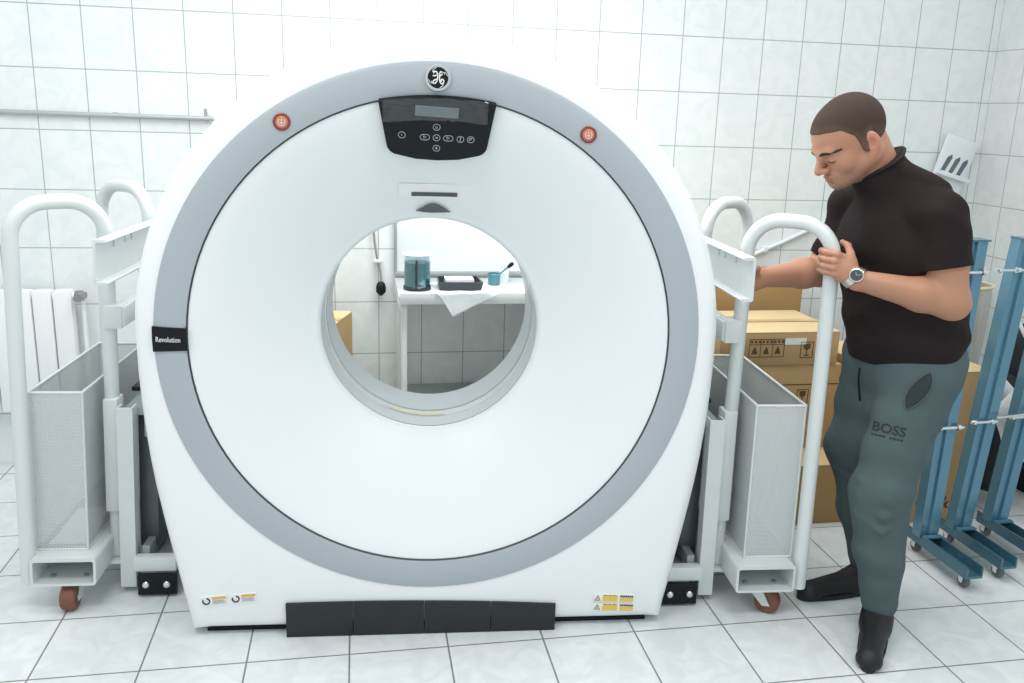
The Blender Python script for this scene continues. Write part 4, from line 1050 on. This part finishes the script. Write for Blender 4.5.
F = Field((1.25, 2.15, .03), (1.80, 2.80, 1.0), .005)
F.ell(pel + A3(.0, 0, -.03), (.158, .185, .13), T3, 0)
F.ell(pel + A3(.012, -.01, -.09), (.142, .160, .11), T3, .05)
F.cone(pel + A3(0, -.02, .03), pel + A3(0, .02, .03), .14, .14, .04)
for h_, k_, a_, rr in ((hipL, kneeL, ankL, (.108, .090, .076, .062)), (hipR, kneeR, ankR, (.116, .092, .072, .058))):
    F.cone(h_ + A3(0, 0, -.03), k_, rr[0], rr[1], .05); m_ = k_ + (a_ - k_) * .5
    F.cone(k_, m_, rr[1], rr[2], .03); F.cone(m_, a_ + A3(0, 0, .03), rr[2], rr[3], .03)
    F.cone(k_ + A3(.0, -.055, .025), k_ + A3(.07, -.02, .005), .034, .026, .035)
    F.cone(k_ + A3(-.05, -.02, .02), k_ + A3(-.01, -.075, .035), .020, .020, .02)
    for dz_, r_ in ((.02, .016), (-.035, .017), (-.085, .013)):
        F.cone(k_ + A3(-.078, -.015, dz_ + .028), k_ + A3(-.025, -.082, dz_ - .004), r_ * .7, r_, .012); F.cone(k_ + A3(-.025, -.082, dz_ - .004), k_ + A3(.055, -.062, dz_ + .016), r_, r_ * .6, .012)
    for dx_, dz_ in ((-.01, -.06), (.02, -.115)):
        F.cone(h_ + A3(-.108, .02, dz_ + .03), h_ + A3(-.02 + dx_, -.105, dz_ - .05), .012, .009, .014)
wave(F, .0085, 1, [((.2, .3, 1), 34, 1), ((-.7, .4, .8), 27, 3), ((.6, .7, .4), 30, 5)])
F.cut((0, 0, .955), (0, 0, 1)); F.cut((0, 0, .062), (0, 0, -1))
me, PP = F.mesh('sweatpants'); pants = link('sweatpants', me, 'pants', man, 180)
PT = BVHTree.FromPolygons([V(p) for p in PP.tolist()], [p.vertices[:] for p in me.polygons])
# print and pocket, laid onto the cloth from the side they are seen
CAMP = V((0, 0, 1.6))
def lay(me_, tree, off=.0012):
    for v in me_.vertices:
        d = (v.co - CAMP).normalized(); h_ = tree.ray_cast(CAMP, d)
        if h_[0]: v.co = h_[0] - d * (off + .0)
    return me_
vd = V((1.49, 2.3, -.85)).normalized(); ex = V((vd.y, -vd.x, 0)).normalized()
def onpants(x, y, z, size, s, name='lettering'):
    me_ = text_mesh(s, size, Matrix.Identity(4), 0, .0008)
    bm = bmesh.new(); bm.from_mesh(me_); bmesh.ops.subdivide_edges(bm, edges=[e for e in bm.edges if e.calc_length() > .006], cuts=2); bmesh.ops.triangulate(bm, faces=bm.faces); bm.to_mesh(me_); bm.free()
    me_.transform(frame_xf((x, y, z), ex - V((0, 0, .06)), (0, 0, 1))); lay(me_, PT); return link(name, me_, 'print', pants, 0)
onpants(1.357, 2.25, .7335, .041, 'BOSS')
q = MB()
for i in range(9):
    if i == 4: continue
    c = V((1.355, 2.25, .709)) + (ex - V((0, 0, .06))) * (-.040 + .0100 * i)
    A = [c + ex * a + V((0, 0, b)) for a, b in ((-.004, -.003), (.004, -.003), (.004, .003), (-.004, .003))]
    hv = [PT.ray_cast(CAMP, (p - CAMP).normalized())[0] for p in A]
    if all(hv): q.face(q.vs([h_ - (h_ - CAMP).normalized() * .0012 for h_ in hv]))
q.build('small_print', 'print', pants, 0)
q = MB(); ring_ = []
for k in range(20):
    a = 2 * PI * k / 20; u_, w_ = .027 * math.sin(a) * abs(math.sin(a)) ** .6, .062 * math.cos(a)
    ring_.append(V((1.432, 2.25, .852)) + ex * (u_ + w_ * .38) + V((0, 0, w_)))
cv = sum(ring_, V()) / 20; pts = [[cv.lerp(p, t) for p in ring_] for t in (.05, .35, .7, 1)]
lo_ = []
for row in pts:
    rr_ = []
    for p in row:
        d = (p - CAMP).normalized(); h_ = PT.ray_cast(CAMP, d)[0]; rr_.append((h_ - d * .002) if h_ else p)
    lo_.append(rr_)
q.loft(lo_, True, True); q.build('pocket', 'pocket', pants, 180)
q = MB(); q.tube([p - (p - CAMP).normalized() * .001 for p in lo_[-1]], .0022, 6, True); q.build('pocket_edge', 'pants', pants, 180)

# shoes
def shoe(a_, toe, nm='shoe'):
    F = Field(np.minimum(a_, toe) - .09, np.maximum(a_, toe) + .09, .004)
    d = nrm(A3(toe[0] - a_[0], toe[1] - a_[1], 0)); heel = A3(a_[0], a_[1], 0) - d * .055; t0 = A3(toe[0], toe[1], 0); sd = A3(-d[1], d[0], 0)
    F.cone(heel + A3(0, 0, .036), heel + d * .10 + A3(0, 0, .040), .036, .042, .01); F.cone(heel + d * .10 + A3(0, 0, .038), t0 - d * .04 + A3(0, 0, .028), .044, .033, .03)
    F.cone(A3(a_[0], a_[1], .05) - d * .005, A3(a_[0], a_[1], .11), .046, .044, .03)
    F.ell(t0 - d * .035 + A3(0, 0, .022), (.036, .036, .026), None, .02)
    F.cut((0, 0, .010), (0, 0, -1)); me_, _ = F.mesh(nm); s_ = link(nm, me_, 'shoe', man, 180)
    q = MB(); n = 28; L_ = (t0 - heel) @ d; lo, hi = [], []
    for k in range(n):
        a = 2 * PI * k / n; f = math.cos(a); u = .5 + .5 * f; w = .043 * abs(math.sin(a)) ** .75 * (1 if math.sin(a) > 0 else -1) * (.86 + .14 * math.sin(u * PI))
        p = heel - d * .038 + d * (L_ + .042) * u + sd * w; lo.append((p[0], p[1], .001)); hi.append((p[0], p[1], .016))
    q.loft([lo, hi], True, True, True); q.build('sole', 'sole', s_, 40)
shoe(ankR, TOE_R); shoe(ankL, TOE_L)

# wrist watch
wd = nrm(A3(1.245, 2.396, 1.180) - wrL); wc = wrL + wd * .010
wn = nrm(A3(-.10, -1, .12)); wn = nrm(wn - wd * (wn @ wd)); wb = np.cross(wd, wn)
wt = thing('wrist_watch', 'steel wrist watch with dark dial on the left wrist of the man', 'watch', tuple(wc)) if False else None
q = MB(); NW = 36; ringo = []
def wring(off, dr):
    o_ = []
    for k in range(NW):
        a = 2 * PI * k / NW; dv = wn * math.cos(a) + wb * math.sin(a)
        h_ = BT.ray_cast(V(wc + wd * off + dv * .07), V(-dv), .07); r_ = (.07 - h_[3]) if h_[0] else .03
        o_.append((dv, r_))
    rs = [x[1] for x in o_]; rs = [np.mean([rs[(k + j) % NW] for j in (-2, -1, 0, 1, 2)]) for k in range(NW)]
    return [V(wc + wd * off + o_[k][0] * (rs[k] + dr)) for k in range(NW)]
q.loft([wring(-.011, -.001), wring(-.011, .0028), wring(-.009, .0042), wring(.009, .0042), wring(.011, .0028), wring(.011, -.001)], True)
watch = q.build('wrist_watch', 'silver', man, 30)
hc = BT.ray_cast(V(wc + wn * .07), V(-wn), .07); c0 = hc[0] if hc[0] else V(wc + wn * .03)
q = MB(); q.lathe_dir(c0, c0 + V(wn), [(0, .0205), (.008, .0215), (.0105, .0205), (.0112, .0175), (.0098, .0165)], 32); q.build('watch_case', 'silver', watch, 30)
q = MB(); q.cyl(c0, c0 + V(wn) * .0100, .0165, seg=32); q.build('watch_dial', 'dial', watch, 30)
q = MB()
for ang, ln in ((.6, .010), (2.3, .013)):
    dv = V(wd) * math.cos(ang) + V(wb) * math.sin(ang); q.tube([c0 + V(wn) * .0106, c0 + V(wn) * .0106 + dv * ln], .0008, 6)
q.build('watch_hands', 'icon', watch, 0)
# drawstring
q = MB(); pts = [V((1.335, 2.42, .872)), V((1.333, 2.415, .84)), V((1.337, 2.41, .805)), V((1.342, 2.405, .77))]
hv = []
for p in pts:
    d = (p - CAMP).normalized(); h_ = PT.ray_cast(CAMP, d)[0]; hv.append(h_ - d * .003 if h_ else p)
q.tube(hv, .0028, 8); q.build('drawstring', 'black', pants, 180)

# ------------------------------------------------------------------ light
wd_ = bpy.data.worlds.new('room_light'); SC.world = wd_; wd_.use_nodes = True
bg = wd_.node_tree.nodes['Background']; bg.inputs[0].default_value = (.93, .985, 1, 1); bg.inputs[1].default_value = .80
def area(name, loc, size, power, rot=(0, 0, 0)):
    l = bpy.data.lights.new(name, 'AREA'); l.shape = 'RECTANGLE'; l.size, l.size_y = size; l.energy = power; l.color = (1, .99, .97)
    o = bpy.data.objects.new(name, l); COL.objects.link(o); o.location = loc; o.rotation_euler = rot; return o
area('unseen_overhead_light', (-1.1, 1.2, 2.95), (1.3, .5), 22); area('unseen_overhead_light', (1.2, 1.2, 2.95), (1.3, .5), 20)
area('unseen_overhead_light', (-1.0, 2.5, 2.95), (1.3, .5), 16); area('unseen_overhead_light', (1.3, 2.6, 2.95), (1.3, .5), 14)
bl = area('unseen_overhead_light', (.15, 3.2, 2.95), (1.3, .4), 20); bl.data.spread = math.radians(100)  # added light, no lamp seen: brightens bench and wall behind the scanner

# ------------------------------------------------------------------ camera
yaw, pitch, roll = .101, .2354, .0315
fw = V((math.sin(yaw) * math.cos(pitch), math.cos(yaw) * math.cos(pitch), -math.sin(pitch)))
r0 = V((math.cos(yaw), -math.sin(yaw), 0)); u0 = r0.cross(fw)
rr = r0 * math.cos(roll) + u0 * math.sin(roll); uu = -r0 * math.sin(roll) + u0 * math.cos(roll)
cd = bpy.data.cameras.new('camera'); cam = bpy.data.objects.new('camera', cd); COL.objects.link(cam)
m4 = Matrix((rr, uu, -fw)).transposed().to_4x4(); m4.translation = V((0, 0, 1.6)); cam.matrix_world = m4
cd.sensor_width = 36; cd.lens = 850 / 1024 * 36; cd.shift_y = -21.5 / 1024; cd.clip_start = .05
SC.camera = cam
vs = SC.view_settings; vs.view_transform = 'Standard'; vs.look = 'None'; vs.gamma = 1; vs.use_curve_mapping = False; vs.exposure = 0
